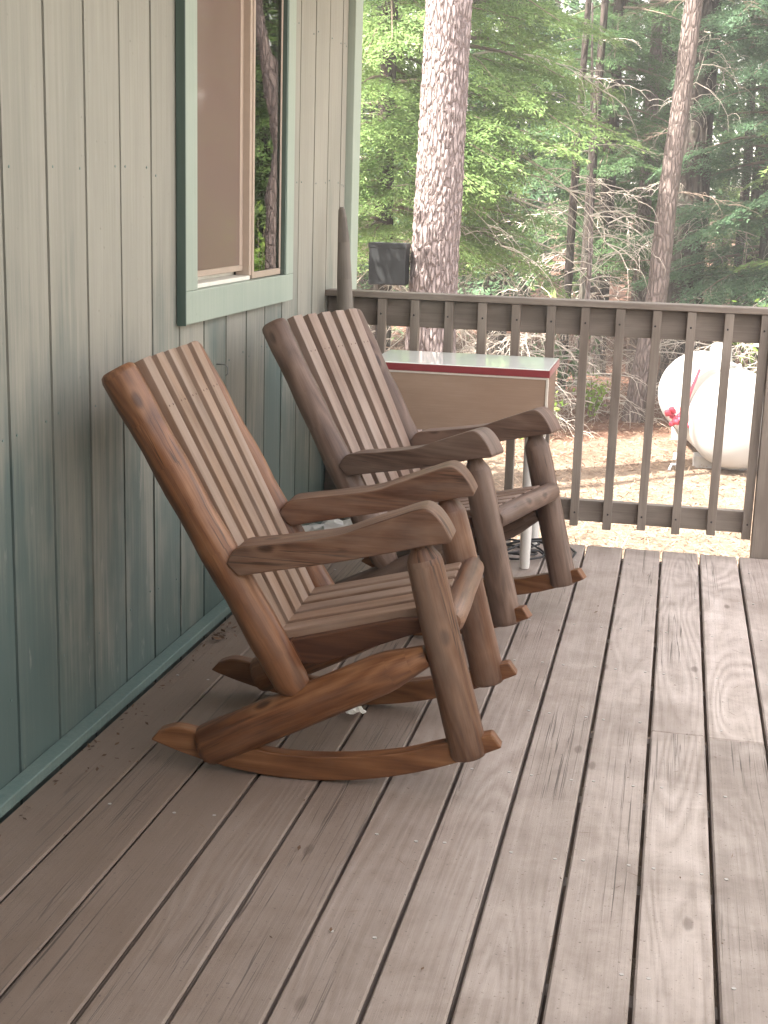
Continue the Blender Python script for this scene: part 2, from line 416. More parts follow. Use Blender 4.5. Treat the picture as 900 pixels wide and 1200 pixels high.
M['leaf_mid'] = m_leaf('mid_green_fir_needles', (.040, .098, .040), (.105, .180, .070), .4)
M['leaf_dark'] = m_leaf('blue_green_fir_needles', (.045, .105, .055), (.115, .195, .105), .40)
M['leaf_lime'] = m_leaf('lime_broad_leaves', (.10, .20, .035), (.24, .34, .07), .45)
M['flake'] = m_leaf('dry_leaf_crumbs', (.05, .03, .02), (.20, .12, .075), .1)

# ------------------------------------------------------------------ camera (calibrated from deck, siding and railing lines)
F_PX = 1625.84
yaw, pit, rol = R(11.57216757), R(-12.78927044), R(1.67410073)
cy, sy = math.cos(yaw), math.sin(yaw); cp, sp = math.cos(pit), math.sin(pit); cr, sr = math.cos(rol), math.sin(rol)
right = Vector((cy, sy, 0)); fwd = Vector((-sy * cp, cy * cp, sp)); up = right.cross(fwd)
r2 = right * cr + up * sr; u2 = up * cr - right * sr
cam = bpy.data.cameras.new('camera'); camo = bpy.data.objects.new('camera', cam); COL.objects.link(camo)
mw = Matrix((r2, u2, -fwd)).transposed().to_4x4(); mw.translation = (1.37, 0, 1.315)
camo.matrix_world = mw
cam.sensor_fit = 'VERTICAL'; cam.sensor_height = 24; cam.sensor_width = 18; cam.lens = 24 * F_PX / 1200
cam.clip_start = .05; cam.clip_end = 800
sc.camera = camo

# ------------------------------------------------------------------ light
SUN_AZ = Vector((-.80, -.60)).normalized(); SUN_EL = R(54)
to_sun = Vector((SUN_AZ.x * math.cos(SUN_EL), SUN_AZ.y * math.cos(SUN_EL), math.sin(SUN_EL)))
w = bpy.data.worlds.new('World'); sc.world = w; w.use_nodes = True
nt = w.node_tree; bg = nt.nodes['Background']; sky = nt.nodes.new('ShaderNodeTexSky')
sky.sky_type = 'NISHITA'; sky.sun_disc = False; sky.sun_elevation = SUN_EL; sky.sun_rotation = math.atan2(SUN_AZ.x, SUN_AZ.y)
sky.air_density = 1.0; sky.dust_density = 2.0
wm = nt.nodes.new('ShaderNodeMix'); wm.data_type = 'RGBA'; wm.blend_type = 'MULTIPLY'; wm.inputs[0].default_value = 1
hs = nt.nodes.new('ShaderNodeHueSaturation'); hs.inputs['Saturation'].default_value = .45
nt.links.new(sky.outputs[0], hs.inputs['Color']); nt.links.new(hs.outputs[0], wm.inputs[6]); wm.inputs[7].default_value = (1.14, 1.0, .88, 1)   # thin white summer haze in the sky
nt.links.new(wm.outputs[2], bg.inputs[0]); bg.inputs[1].default_value = .15
sl = bpy.data.lights.new('sun', 'SUN'); sl.energy = 3.5; sl.angle = R(.5); sl.color = (1, .94, .85)
so = bpy.data.objects.new('sun', sl); COL.objects.link(so)
so.rotation_euler = to_sun.to_track_quat('Z', 'Y').to_euler(); so.location = (-6, -4, 12)
sc.view_settings.view_transform = 'Standard'; sc.view_settings.look = 'None'; sc.view_settings.gamma = 1
sc.view_settings.use_curve_mapping = False; sc.view_settings.exposure = 3.1
cyc = sc.cycles
cyc.max_bounces = 10; cyc.diffuse_bounces = 5; cyc.glossy_bounces = 4; cyc.transparent_max_bounces = 12; cyc.transmission_bounces = 6
cyc.sample_clamp_indirect = 8; cyc.use_denoising = True

GZ = -.86
# ------------------------------------------------------------------ ground
mb = MB(); nx, ny = 90, 90
xs = np.sign(np.linspace(-1, 1, nx)) * np.abs(np.linspace(-1, 1, nx)) ** 2.6 * 150 + 1
ys = np.sign(np.linspace(-1, 1, ny)) * np.abs(np.linspace(-1, 1, ny)) ** 2.6 * 150 + 12
V = []
for y in ys:
    for x in xs:
        near = math.exp(-((x - 1) ** 2 + (y - 10) ** 2) / 400)
        z = GZ + .05 * noise.noise(Vector((x * .6, y * .6, 0))) * near
        if y > 15: z += (y - 15) * .018 * (1 - math.exp(-(y - 15) / 10))
        V.append((x, y, z))
Fc = [(j*nx+i, j*nx+i+1, (j+1)*nx+i+1, (j+1)*nx+i) for j in range(ny-1) for i in range(nx-1)]
mb.add(V, Fc, None, 0, True)
tag(mb.build('ground', M['ground']), kind='structure')

# ------------------------------------------------------------------ deck
DX1 = 2.75; DY0, DY1 = -3.2, 5.36
rng = random.Random(5)
mb = MB()
edges = [.047, .204, .352, .498, .645, .796, .946, 1.090, 1.235, 1.380, 1.523, 1.670]
while edges[-1] < DX1 - .05: edges.append(edges[-1] + .1465)
gaps = [.004, .005, .006, .007, .007, .008, .008, .008, .009, .009, .009]
def board(x0, x1, y0, y1):
    # one plank, slightly cupped, with softened arrises
    n = 5; V = []; dz = rng.uniform(-.0012, .0012)
    xs_ = [x0, x0 + .004, (x0 + x1) / 2, x1 - .004, x1]; zs_ = [-.0045, 0, -.0008, 0, -.0045]
    ys_ = [y0, y0 + .003] + [y0 + (y1 - y0) * k / 12 for k in range(1, 12)] + [y1 - .003, y1]
    a0, a1 = rng.uniform(-.0012, .0012), rng.uniform(-.0012, .0012)
    for j, y in enumerate(ys_):
        t = j / (len(ys_) - 1)
        for x, z in zip(xs_, zs_):
            V.append((x + (a0 if x < (x0+x1)/2 else a1) * math.sin(t * 7 + x * 9), y, z + dz - (.003 if j in (0, len(ys_) - 1) else 0)))
    F = [(j*n+i, j*n+i+1, (j+1)*n+i+1, (j+1)*n+i) for j in range(len(ys_)-1) for i in range(n-1)]
    o = len(V); b = len(ys_) - 1
    V += [(x0, y0, -.036), (x1, y0, -.036), (x1, y1, -.036), (x0, y1, -.036)]
    F += [(o, o+1, n-1, 0)[::1], (o+2, o+3, b*n, b*n+n-1), (o, 0, b*n, o+3), (o+1, o+2, b*n+n-1, n-1), (o+3, o+2, o+1, o)]
    mb.add(V, F, None, 0, False)
for i in range(len(edges) - 1):
    g = gaps[min(i, len(gaps) - 1)]
    x0, x1 = edges[i] + g / 2, edges[i + 1] - g / 2
    cuts = {9: [3.423], 10: [3.415], 3: [-.6], 6: [-1.4], 12: [1.2], 13: [3.42], 15: [.4]}.get(i, [])
    ys_ = [DY0] + cuts + [DY1 + rng.uniform(-.006, .006)]
    for a, b in zip(ys_[:-1], ys_[1:]): board(x0, x1, a + (.0012 if a != DY0 else 0), b - (.0012 if b in cuts else 0))
    # nail heads, two to a joist
    for yj in np.arange(-2.7, 5.3, .41) + .02:
        if i < 5 and rng.random() < .75: continue
        for dx in (.028, .118):
            if rng.random() < .18: continue
            cx, cy_ = x0 + dx * (x1 - x0) / .138 + rng.uniform(-.006, .006), yj + rng.uniform(-.008, .008)
            r = .0042; k = 8
            Vn = [(cx + r*math.cos(6.283*q/k), cy_ + r*math.sin(6.283*q/k), .0012) for q in range(k)]
            mb.add(Vn + [(p[0], p[1], -.003) for p in Vn], [tuple(range(k))] + [(q, q+k, (q+1) % k + k, (q+1) % k) for q in range(k)], None, 1)
# framing under the boards
for yj in np.arange(-2.7, 5.3, .41): mb.beam((.02, yj, -.11), (DX1 - .05, yj, -.11), .038, .14, (0, 1, 0), 0)
mb.beam((.0, 5.33, -.13), (DX1, 5.33, -.13), .038, .18, (0, 1, 0), 0)
mb.beam((DX1 - .03, DY0, -.13), (DX1 - .03, 5.30, -.13), .038, .18, (1, 0, 0), 0)
for x in (.3, 1.5, 2.6):
    for y in (-2.5, 1.2, 5.2): mb.beam((x, y, GZ - .1), (x, y, -.2), .14, .14, (1, 0, 0), 0)
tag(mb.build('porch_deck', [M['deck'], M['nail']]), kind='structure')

# ------------------------------------------------------------------ cabin
cabin = empty('cabin', (0, 5.82, GZ), 'cabin side wall of grey green vertical boards with one green framed window', 'cabin')
def cpart(mb, name, mats, bevel=0, parent=None, label=None):
    o = mb.build(name, mats, None, bevel)
    o.parent = parent or cabin
    o.matrix_parent_inverse = (parent or cabin).matrix_world.inverted() if parent is None else Matrix.Identity(4)
    if label: o['label'] = label
    return o
bpy.context.view_layer.update()
EAVE = 1.35; EZ = 2.42; WT = EZ + .45 * EAVE - .10
WY0, WY1 = 3.806, 4.726           # window opening
WZ0, WZ1 = 1.043, 2.15
mb = MB()
g = .2083; y = 2.903 - 30 * g
ys_ = []
while y < 5.72: ys_.append(y); y += g
ys_ = [-3.3] + [q for q in ys_ if q > -3.2] + [5.70]
for a, b in zip(ys_[:-1], ys_[1:]):
    a2, b2 = a + .0058, b - .0058
    def seg(z0, z1, ya, yb):
        mb.box((-.020, ya, z0), (rng.uniform(-.0006, .0006), yb, z1))
    for zn in (.22, .80, 1.36, 1.90):
        for yn in (a2 + .025, b2 - .028):
            if yn < -.5 or (3.69 < yn < 4.83 and zn > .9) or rng.random() < .25: continue
            zz_ = zn + rng.uniform(-.012, .012); mb.tube([(-.004, yn, zz_), (.0014, yn, zz_)], .0032, 6, mi=2)
    if b2 <= WY0 or a2 >= WY1: seg(-.25, WT, a2, b2)
    else:
        seg(-.25, WZ0, a2, b2); seg(WZ1, WT, a2, b2)
        if a2 < WY0: seg(WZ0, WZ1, a2, WY0)
        if b2 > WY1: seg(WZ0, WZ1, WY1, b2)
# backing behind the grooves, with the window hole left open
for lo, hi in (((-.06, -3.3, -.3), (-.0165, WY0, WT)), ((-.06, WY1, -.3), (-.0165, 5.8, WT)), ((-.06, WY0, -.3), (-.0165, WY1, WZ0)), ((-.06, WY0, WZ1), (-.0165, WY1, WT))):
    mb.box(lo, hi, 1)
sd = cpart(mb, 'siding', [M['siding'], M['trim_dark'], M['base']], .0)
mb = MB()
mb.box((-5, 5.76, GZ), (-.07, 5.80, WT)); mb.box((-5.04, -3.3, GZ), (-5, 5.80, WT)); mb.box((-5, -3.34, GZ), (-.02, -3.3, WT)); mb.box((-.10, -3.3, GZ), (-.065, 5.75, -.26))
cpart(mb, 'unseen_wall', M['siding'])
mb = MB()   # gable roof with an eave over the porch
def slab(p, th=.12):
    n = (Vector(p[1]) - Vector(p[0])).cross(Vector(p[2]) - Vector(p[0])).normalized() * th
    V_ = [Vector(q) for q in p] + [Vector(q) + n for q in p]
    mb.add(V_, [(3, 2, 1, 0), (4, 5, 6, 7), (0, 1, 5, 4), (1, 2, 6, 5), (2, 3, 7, 6), (3, 0, 4, 7)])
slab([(EAVE, -3.8, EZ), (EAVE, 5.95, EZ), (-2.6, 5.95, EZ + .45 * (2.6 + EAVE)), (-2.6, -3.8, EZ + .45 * (2.6 + EAVE))])
slab([(-2.6, -3.8, EZ + .45 * (2.6 + EAVE)), (-2.6, 5.95, EZ + .45 * (2.6 + EAVE)), (-5.9, 5.95, EZ), (-5.9, -3.8, EZ)])
cpart(mb, 'roof', M['roof'])
mb = MB(); d_ = -.006  # pale roof underside added to bounce light into the porch
slab([(EAVE - .01, 5.94, EZ + d_ - .001), (EAVE - .01, -3.79, EZ + d_ - .001), (.05, -3.79, EZ + .45 * (EAVE - .05) + d_), (.05, 5.94, EZ + .45 * (EAVE - .05) + d_)], .02)
cpart(mb, 'bounce_soffit', M['bounce_soffit'])
if True:   # added unseen wall behind the viewer, darkens the near porch
    mb = MB(); mb.box((.05, -1.7, GZ), (2.75, -1.6, EZ + .45 * (EAVE - 2.75) - .02 if EAVE > 2.75 else EZ - .05)); cpart(mb, 'unseen_wall', M['siding'])
PH = 1.7  # height of an added unseen wall that shades the lower porch
if PH: mb = MB(); mb.box((2.70, -1.59, -.2), (2.745, 4.2, PH)); cpart(mb, 'unseen_wall', M['siding'])
mb = MB()
for yy in (5.78,):
    V_ = [(-5, yy, WT), (-.07, yy, WT), (-2.6, yy, EZ + .45 * (2.6 + EAVE) - .02), (-5, yy - .03, WT), (-.07, yy - .03, WT), (-2.6, yy - .03, EZ + .45 * (2.6 + EAVE) - .02)]
    mb.add(V_, [(0, 1, 2), (5, 4, 3), (0, 3, 4, 1), (1, 4, 5, 2), (2, 5, 3, 0)])
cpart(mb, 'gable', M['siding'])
mb = MB(); mb.box((-.02, 5.70, -.25), (.030, 5.82, WT)); mb.box((-.08, 5.80, -.25), (.028, 5.835, WT))
cpart(mb, 'corner_trim', M['trim'], .003)
mb = MB(); mb.box((.0022, -3.2, .003), (.044, 5.36, .030))
cpart(mb, 'baseboard', M['base'], .003)
# inside
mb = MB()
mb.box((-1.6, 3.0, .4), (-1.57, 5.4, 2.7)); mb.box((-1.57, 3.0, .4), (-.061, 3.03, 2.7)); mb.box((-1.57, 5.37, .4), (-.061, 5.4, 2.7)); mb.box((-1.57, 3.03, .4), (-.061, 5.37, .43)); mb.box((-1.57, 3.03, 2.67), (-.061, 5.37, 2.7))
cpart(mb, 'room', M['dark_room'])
# window: casing, sashes, panes
win = bpy.data.objects.new('window', None); COL.objects.link(win); win.parent = cabin; win.matrix_parent_inverse = cabin.matrix_world.inverted()
def wpart(mb, name, mats, bevel=0):
    o = mb.build(name, mats, win, bevel); return o
mb = MB()
mb.box((.0025, 3.711, .948), (.030, 4.815, 1.041))                     # bottom board
wpart(mb, 'casing', M['trim'], .003)
for lo, hi in (((.0025, 3.711, 1.0412), (.030, 3.806, WZ1 + .1)), ((.0025, 4.726, 1.0412), (.030, 4.815, WZ1 + .1)), ((.0025, 3.8062, WZ1), (.030, 4.7258, WZ1 + .1))):
    mb = MB(); mb.box(lo, hi); wpart(mb, 'casing', M['trim'], .003)
mb = MB()
mb.box((.003, 3.7065, .946), (.029, 3.7108, WZ1 + .1))  # dark strip paints the shaded side face of the casing
wpart(mb, 'jamb', M['trim_dark']); mb = MB()
mb.box((-.0590, 4.7062, WZ0 + .001), (.0285, 4.7255, WZ1))           # far jamb, faces the camera
wpart(mb, 'jamb', M['trim_dark'])
mb = MB(); mb.box((-.058, 3.808, WZ0 - .001), (.012, 4.36, WZ0 + .012)); mb.box((-.058, 3.808, WZ0 + .012), (-.042, 4.36, WZ0 + .026))
wpart(mb, 'sill', M['track'], .002)
mb = MB()
mb.box((-.034, 4.352, WZ0 + .0125), (.012, 4.374, WZ1)); mb.box((-.030, 4.3745, WZ0 + .001), (.016, 4.392, WZ1))
mb.box((-.032, 4.393, WZ0 + .001), (.015, 4.705, WZ0 + .022)); mb.box((-.032, 4.690, WZ0 + .0225), (.015, 4.705, WZ1))
wpart(mb, 'sash', M['alu'], .002)
mb = MB()
mb.box((-.040, 3.809, WZ0 + .027), (-.010, 4.351, WZ0 + .045)); mb.box((-.040, 3.809, WZ0 + .0455), (-.010, 3.835, WZ1)); mb.box((-.040, 4.322, WZ0 + .0455), (-.010, 4.351, WZ1))
wpart(mb, 'inner_sash', M['alu'], .002)
M['glass'] = m_glass('window_glass', 3.0, (.80, .84, .82)); M['glass2'] = m_glass('screened_window_glass', 1.45, (.9, .85, .8))
mb = MB(); mb.box((.009, 4.3925, WZ0 + .0225), (.013, 4.6895, WZ1)); o = wpart(mb, 'pane', M['glass'])
mb = MB(); mb.box((-.020, 3.8355, WZ0 + .0455), (-.016, 4.3215, WZ1)); o = wpart(mb, 'pane', M['glass2'])
mb = MB(); mb.box((-.0130, 3.8352, WZ0 + .0455), (-.0120, 4.3215, WZ1)); wpart(mb, 'insect_screen', M['screen'])
mb = MB(); mb.tube([(.0, 4.06, .80), (.028, 4.06, .80), (.036, 4.06, .792), (.036, 4.062, .772), (.028, 4.065, .765)], .0025, 6)
cpart(mb, 'hook', M['hook'])

# ------------------------------------------------------------------ porch railing
rail = empty('porch_railing', (1.0, 5.44, 0), 'brown wooden railing with square balusters across the end of the deck', 'railing')
def rpart(mb, name, bevel=.003):
    o = mb.build(name, [M['rail'], M['dark_room']], rail, bevel); o.location = (-1.0, -5.44, 0); return o
mb = MB(); mb.box((.0, 5.4385, .815), (2.72, 5.476, .923)); rpart(mb, 'top_rail')
mb = MB(); mb.box((.0, 5.395, .926), (2.74, 5.486, .950)); rpart(mb, 'rail_cap')
mb = MB(); mb.box((.0, 5.4385, .078), (1.715, 5.476, .163)); mb.box((1.813, 5.4385, .078), (2.66, 5.476, .163)); rpart(mb, 'bottom_rail')
bx = 1.03 + .0002
bxs = [bx + .1335 * k for k in range(-7, 13)]
for x in bxs:
    if 1.70 < x < 1.83: continue
    mb = MB(); j = rng.uniform(-.004, .004)
    j2 = rng.uniform(-.004, .004)
    mb.beam((x + j, 5.4185, .062 + rng.uniform(-.006, .006)), (x + j2, 5.4185, .9245), .033 + rng.uniform(-.001, .001), .036, (1, 0, 0))
    for zs in (.12, .865): mb.tube([(x + j + rng.uniform(-.004, .004), 5.404, zs), (x + j, 5.3996, zs)], .0042, 8, mi=1)
    rpart(mb, 'baluster')
for x in (1.718, 2.665):
    mb = MB(); mb.box((x, 5.372, GZ - .2), (x + .092, 5.4365 + .0, .9248)); rpart(mb, 'post')
mb = MB(); mb.box((.003, 5.4385, GZ - .2), (.0 + .06, 5.50, .80)); rpart(mb, 'post')

# ------------------------------------------------------------------ rocking chairs
def smooth_poly(pts, n=6, closed=False):
    """Catmull-Rom through the points"""
    P = [Vector((p[0], p[1])) for p in pts]; out = []
    for i in range(len(P) - 1):
        p0 = P[max(i - 1, 0)]; p1 = P[i]; p2 = P[i + 1]; p3 = P[min(i + 2, len(P) - 1)]
        for k in range(n):
            t = k / n
            q = .5 * ((2*p1) + (p2 - p0)*t + (2*p0 - 5*p1 + 4*p2 - p3)*t*t + (-p0 + 3*p1 - 3*p2 + p3)*t*t*t)
            out.append((q.x, q.y))
    out.append((P[-1].x, P[-1].y)); return out

def make_chair(label):
    root = empty('rocking_chair', (0, 0, 0), label, 'rocking chair', 'log rocking chairs on the porch')
    LN, LF = .025, .525           # lateral position of near and far side frames
    def pt(s, y, z): return (s, y, z)
    for y in (LN, LF):
        # rocker
        bot = [(s, max(0, (s + .06) ** 2 / (2 * .92))) for s in np.linspace(-.405, .412, 30)]
        top = smooth_poly([(.389, .151), (.273, .117), (.19, .090), (.086, .070), (-.03, .059), (-.12, .061), (-.20, .073), (-.29, .094), (-.345, .101), (-.385, .088)], 5)
        mb = MB(); mb.prism([(float(a), float(b)) for a, b in bot] + top, y - .019, y + .019)
        mb.build('rocker', M['rocker'], root, .004)
        # back post
        a = Vector((-.482, .925)); b = Vector((-.070, .222))
        mb = MB(); n = 14
        pts = [(a.x, y, a.y)]; rad = [.033]
        d = (b - a)
        for t, r_ in ((.006, .0395), (.02, .043)): q = a + d * t; pts.append((q.x, y, q.y)); rad.append(r_)
        for k in range(1, n): q = a + d * (.03 + .94 * k / n); pts.append((q.x, y, q.y)); rad.append(.042 + .0015 * math.sin(k * 1.7 + y * 9))
        q = a + d * .985; pts.append((q.x, y, q.y)); rad.append(.041)
        q = a + d * 1.015; pts.append((q.x + .006, y, q.y)); rad.append(.033)
        mb.tube(pts, rad, 20, wob=.05); mb.build('back_post', M['log'], root)
        # low side log, rising to the front leg
        mb = MB(); a = Vector((-.283, .052)); b = Vector((.235, .318)); d = b - a; pts = []; rad = []
        for t, r_ in ((0, .041), (.010, .046), (.025, .049), (.2, .050), (.4, .0495), (.6, .0485), (.80, .0475), (.85, .0445), (.93, .034), (1.0, .025)):
            q = a + d * t; pts.append((q.x, y, q.y)); rad.append(r_)
        mb.tube(pts, rad, 20, wob=.03); mb.build('side_log', M['log'], root)
        # front leg
        mb = MB(); a = Vector((.209, .578)); b = Vector((.3405, .088)); d = b - a; pts = []; rad = []
        for t, r_ in ((0, .021), (.025, .024), (.075, .0385), (.10, .0405), (.2, .0415), (.4, .042), (.6, .0425), (.8, .0435), (.97, .0435), (.99, .041), (1.0, .036)):
            q = a + d * t; pts.append((q.x, y, q.y)); rad.append(r_)
        mb.tube(pts, rad, 20, wob=.045); mb.build('front_leg', M['log_top'], root)
        # arm
        up_ = smooth_poly([(-.218, .509), (-.195, .545), (-.150, .556), (-.084, .567), (.031, .590), (.084, .611), (.164, .643), (.205, .659), (.228, .661), (.250, .647), (.270, .622), (.284, .597)], 4)
        lo_ = smooth_poly([(.280, .590), (.223, .578), (.187, .568), (.032, .529), (-.09, .503), (-.188, .482)], 4)
        mb = MB(); mb.prism((up_ + lo_)[::-1], y - .045, y + .050); mb.build('arm', M['log_top'], root, .009, seg=3)
        # board that carries the seat
        yb = y + (.052 if y == LN else -.052)
        mb = MB(); mb.prism([(-.085, .262), (-.02, .262), (.18, .345), (.235, .365), (.235, .392), (.16, .382), (-.10, .310)], yb - .014, yb + .014)
        mb.build('seat_rail', M['dark_board'], root, .003)
    mb = MB(); mb.tube([(.284, .035, .397), (.284, .045, .398), (.284, .15, .399), (.284, .28, .4), (.284, .41, .399), (.284, .505, .398), (.284, .515, .397)], [.022, .030, .0315, .031, .0315, .030, .022], 18, wob=.04)
    mb.build('front_log', M['log_top'], root)
    for z, s in ((.82, -.452), (.40, -.205)):
        mb = MB(); mb.beam((s, LN, z), (s, LF, z), .02, .055, (.862, 0, .507)); mb.build('back_rail', M['dark_board'], root, .002)
    mb = MB(); mb.beam((-.085, LN, .285), (-.085, LF, .285), .03, .055, (.862, 0, .507)); mb.build('back_rail', M['dark_board'], root, .002)
    D = Vector((.507, 0, -.862)); N = Vector((.862, 0, .507))
    A0 = Vector((-.482, 0, .920))
    for k in range(5):
        yt = .276 + (k - 2) * .0915; yb = .276 + (k - 2) * .0800
        a = A0 + N * .042 + Vector((0, yt, 0)); b = A0 + D * .708 + N * .002 + Vector((0, yb, 0))
        mb = MB(); mb.beam(a, b, .0545, .026, (0, 1, 0))
        for t in (.17,):
            c = a + (b - a) * t; dd = (b - a).normalized(); nn = dd.cross(Vector((0, 1, 0)))
            nn = nn if nn.x > 0 else -nn
            for dy in (-.013, .014):
                p0 = c + Vector((0, dy, 0)) + nn * .0131
                mb.tube([p0 - nn * .004, p0 + nn * .0006], .0028, 6, mi=1)
        mb.build('back_slat', [M['slat'], M['dark_board']], root, .0025)
        ys = .276 + (k - 2) * .0800
        mb = MB(); mb.beam((-.118 , ys, .3165), (.262, ys, .4135), .0565, .022, (0, 1, 0))
        mb.build('seat_slat', M['slat'], root, .0025)
    return root
def copy_tree(o, parent=None):
    c = o.copy(); COL.objects.link(c); c.parent = parent
    for ch in list(o.children): copy_tree(ch, c)
    return c
chair = make_chair('reddish log rocking chair with slatted back, nearest the viewer, its white scrap underneath')
def place(o, x, y, deg, roll=0):
    o.location = (x, y, .0012); o.rotation_euler = (0, 0, R(deg))
place(chair, .648, 2.878, 2.6)
chair2 = copy_tree(chair)
M['log_grey'] = wood_uv('greyed_log_wood', (.075, .043, .030), (.130, .080, .058), (.215, .142, .108), .5, rings=14, spec=.4, checks=True, weather=((.23, .165, .13), .5))
M['slat_grey'] = wood_uv('greyed_slat_wood', (.195, .130, .098), (.285, .200, .155), (.36, .265, .212), .55, grain=.06, knots=False, rings=7, spec=.35, weather=((.40, .33, .285), .5))
for ch in chair2.children:
    for sl_ in ch.material_slots:
        v_ = {'stained_log_wood': 'log_grey', 'sun_faded_slat_wood': 'slat_grey', 'weathered_arm_wood': 'log_grey'}.get(sl_.material.name)
        if v_: sl_.link = 'OBJECT'; sl_.material = M[v_]
chair2['label'] = 'greyer log rocking chair standing below the window, in front of the red edged table'
place(chair2, .612, 4.006, -14.7)

# ------------------------------------------------------------------ side table by the railing
tb = empty('drop_leaf_table', (.5, 5.09, 0), 'small table with pale glossy top, red edge and tan front panel by the railing', 'table')
def tpart(mb, name, mats, bevel=.002):
    o = mb.build(name, mats, tb, bevel); o.location = (-.5, -5.09, 0); return o
TX0, TX1, TY0, TY1, TZ = .29, .950, 4.885, 5.292, .738
mb = MB(); mb.box((TX0 + .003, TY0 + .003, TZ - .018), (TX1 - .003, TY1 - .003, TZ)); tpart(mb, 'table_top', M['table_top'], .003)
mb = MB()
mb.box((TX0, TY0, TZ - .028), (TX1, TY0 + .0028, TZ - .003)); mb.box((TX0, TY1 - .0028, TZ - .028), (TX1, TY1, TZ - .003))
mb.box((TX1 - .0028, TY0 + .003, TZ - .028), (TX1, TY1 - .003, TZ - .003)); mb.box((TX0, TY0 + .003, TZ - .028), (TX0 + .0028, TY1 - .003, TZ - .003))
tpart(mb, 'edge_band', M['red_edge'], 0)
mb = MB(); mb.box((TX0 + .01, TY0 + .004, TZ - .240), (TX1 - .012, TY0 + .018, TZ - .030)); tpart(mb, 'front_panel', M['panel'], .002)
mb = MB(); mb.box((TX0 + .01, TY0 + .0005, TZ - .036), (TX1 - .004, TY0 + .014, TZ - .0295)); mb.box((TX1 - .0118, TY0 + .0005, TZ - .240), (TX1 - .003, TY0 + .018, TZ - .0365)); tpart(mb, 'trim', M['cream'], .001)
mb = MB(); mb.box((TX1 - .024, TY0 + .019, TZ - .240), (TX1 - .010, TY1 - .02, TZ - .029)); tpart(mb, 'end_panel', M['panel_side'])
mb = MB(); mb.box((TX0 + .010, TY0 + .019, TZ - .240), (TX0 + .024, TY1 - .02, TZ - .029)); tpart(mb, 'end_panel', M['panel_side'])
mb = MB(); mb.box((TX0 + .01, TY1 - .019, TZ - .240), (TX1 - .012, TY1 - .006, TZ - .029)); tpart(mb, 'back_panel', M['panel_side'])
for x in (TX0 + .05, TX1 - .058):
    for y in (TY0 + .045, TY1 - .045):
        mb = MB(); mb.tube([(x, y, .002), (x, y, .012), (x, y, .02), (x, y, .36), (x, y, TZ - .03)], [.017, .018, .019, .023, .024], 14); tpart(mb, 'leg', M['white_leg'], 0)

# ------------------------------------------------------------------ small things on the porch
mb = MB()   # square dark box with a rim
def ring(h, s): return [(x * s, y * s * .62, h) for x, y in ((-1, -1), (1, -1), (1, 1), (-1, 1))]
lev = [(0, .0735), (.004, .075), (.140, .0755), (.140, .0785), (.158, .0785), (.158, .072), (.150, .070), (.10, .066)]
V = [p for h, s in lev for p in ring(h, s)]
mb.add(V, [(i*4+k, i*4+(k+1) % 4, (i+1)*4+(k+1) % 4, (i+1)*4+k) for i in range(len(lev)-1) for k in range(4)] + [(3, 2, 1, 0), (28, 29, 30, 31)])
box_ = mb.build('utility_box', M['pot'], None, .004); box_.scale = (1.85, 1.85, 1.95); box_.location = (-.775, 10.40, .672)
tag(box_, 'dark grey rimmed box fixed to the left side of the big pale trunk', 'box')
mb = MB(); mb.tube([(.140, 5.30, .002), (.132, 5.30, .3), (.122, 5.30, .6), (.106, 5.302, .88), (.100, 5.303, 1.0), (.094, 5.304, 1.14), (.087, 5.305, 1.235), (.084, 5.305, 1.262), (.083, 5.305, 1.272)],
                   [.036, .0355, .035, .032, .029, .0235, .0165, .0135, .008], 14, wob=.08)
tag(mb.build('wooden_pole', M['pole']), 'grey wooden pole with tapered tip standing in the corner where wall meets railing', 'pole')
mb = MB(); pts = []
for k in range(70):
    a = k * .36; r = .085 + .028 * math.sin(k * .9) + .0006 * k
    pts.append((.80 + r * 1.15 * math.cos(a) + .02 * math.sin(k * .37), 5.12 + r * .9 * math.sin(a), .008 + .055 * (0.5 + .5 * math.sin(k * .23)) * (0.5 + .5*math.cos(a))))
pts += [(.90 + .05 * k, 5.10 + .02 * math.sin(k * 1.1), .007) for k in range(1, 4)] + [(1.06, 5.20, .007), (1.02, 5.30, .007), (.86, 5.33, .007)]
mb.tube(pts, .0042, 6); tag(mb.build('power_cable', M['cable']), 'thin black cable in loose loops on the deck under the small table', 'cable')
def crumple(name, cx, cy_, sx, sy, h, n, mat, seed, label, cat):
    mb = MB(); V = []
    for j in range(n):
        for i in range(n):
            u, v = i / (n - 1) - .5, j / (n - 1) - .5
            e = 1 - max(abs(u), abs(v)) * 1.2
            nz = noise.noise(Vector((u * 5 + seed, v * 5, seed))); n2 = noise.noise(Vector((u * 11, v * 11 + seed, 3)))
            V.append((u * sx * (1 + .3 * nz), v * sy * (1 + .3 * n2), .004 + h * max(0, e) * (.5 + abs(nz) + .5 * abs(n2))))
    mb.add(V, [(j*n+i, j*n+i+1, (j+1)*n+i+1, (j+1)*n+i) for j in range(n-1) for i in range(n-1)])
    o = mb.build(name, mat); o.location = (cx, cy_, .001); o.rotation_euler = (0, 0, seed)
    md = o.modifiers.new('solid', 'SOLIDIFY'); md.thickness = .0008
    return tag(o, label, cat)
crumple('paper_scrap', .632, 3.30, .034, .050, .042, 7, M['paper'], 2.1, 'small crumpled white scrap lying on the deck under the nearest rocking chair', 'paper scrap')
crumple('plastic_bag', .22, 5.14, .46, .30, .09, 14, M['bag'], .3, 'crumpled white plastic bag lying on the deck behind the farther rocking chair', 'plastic bag')
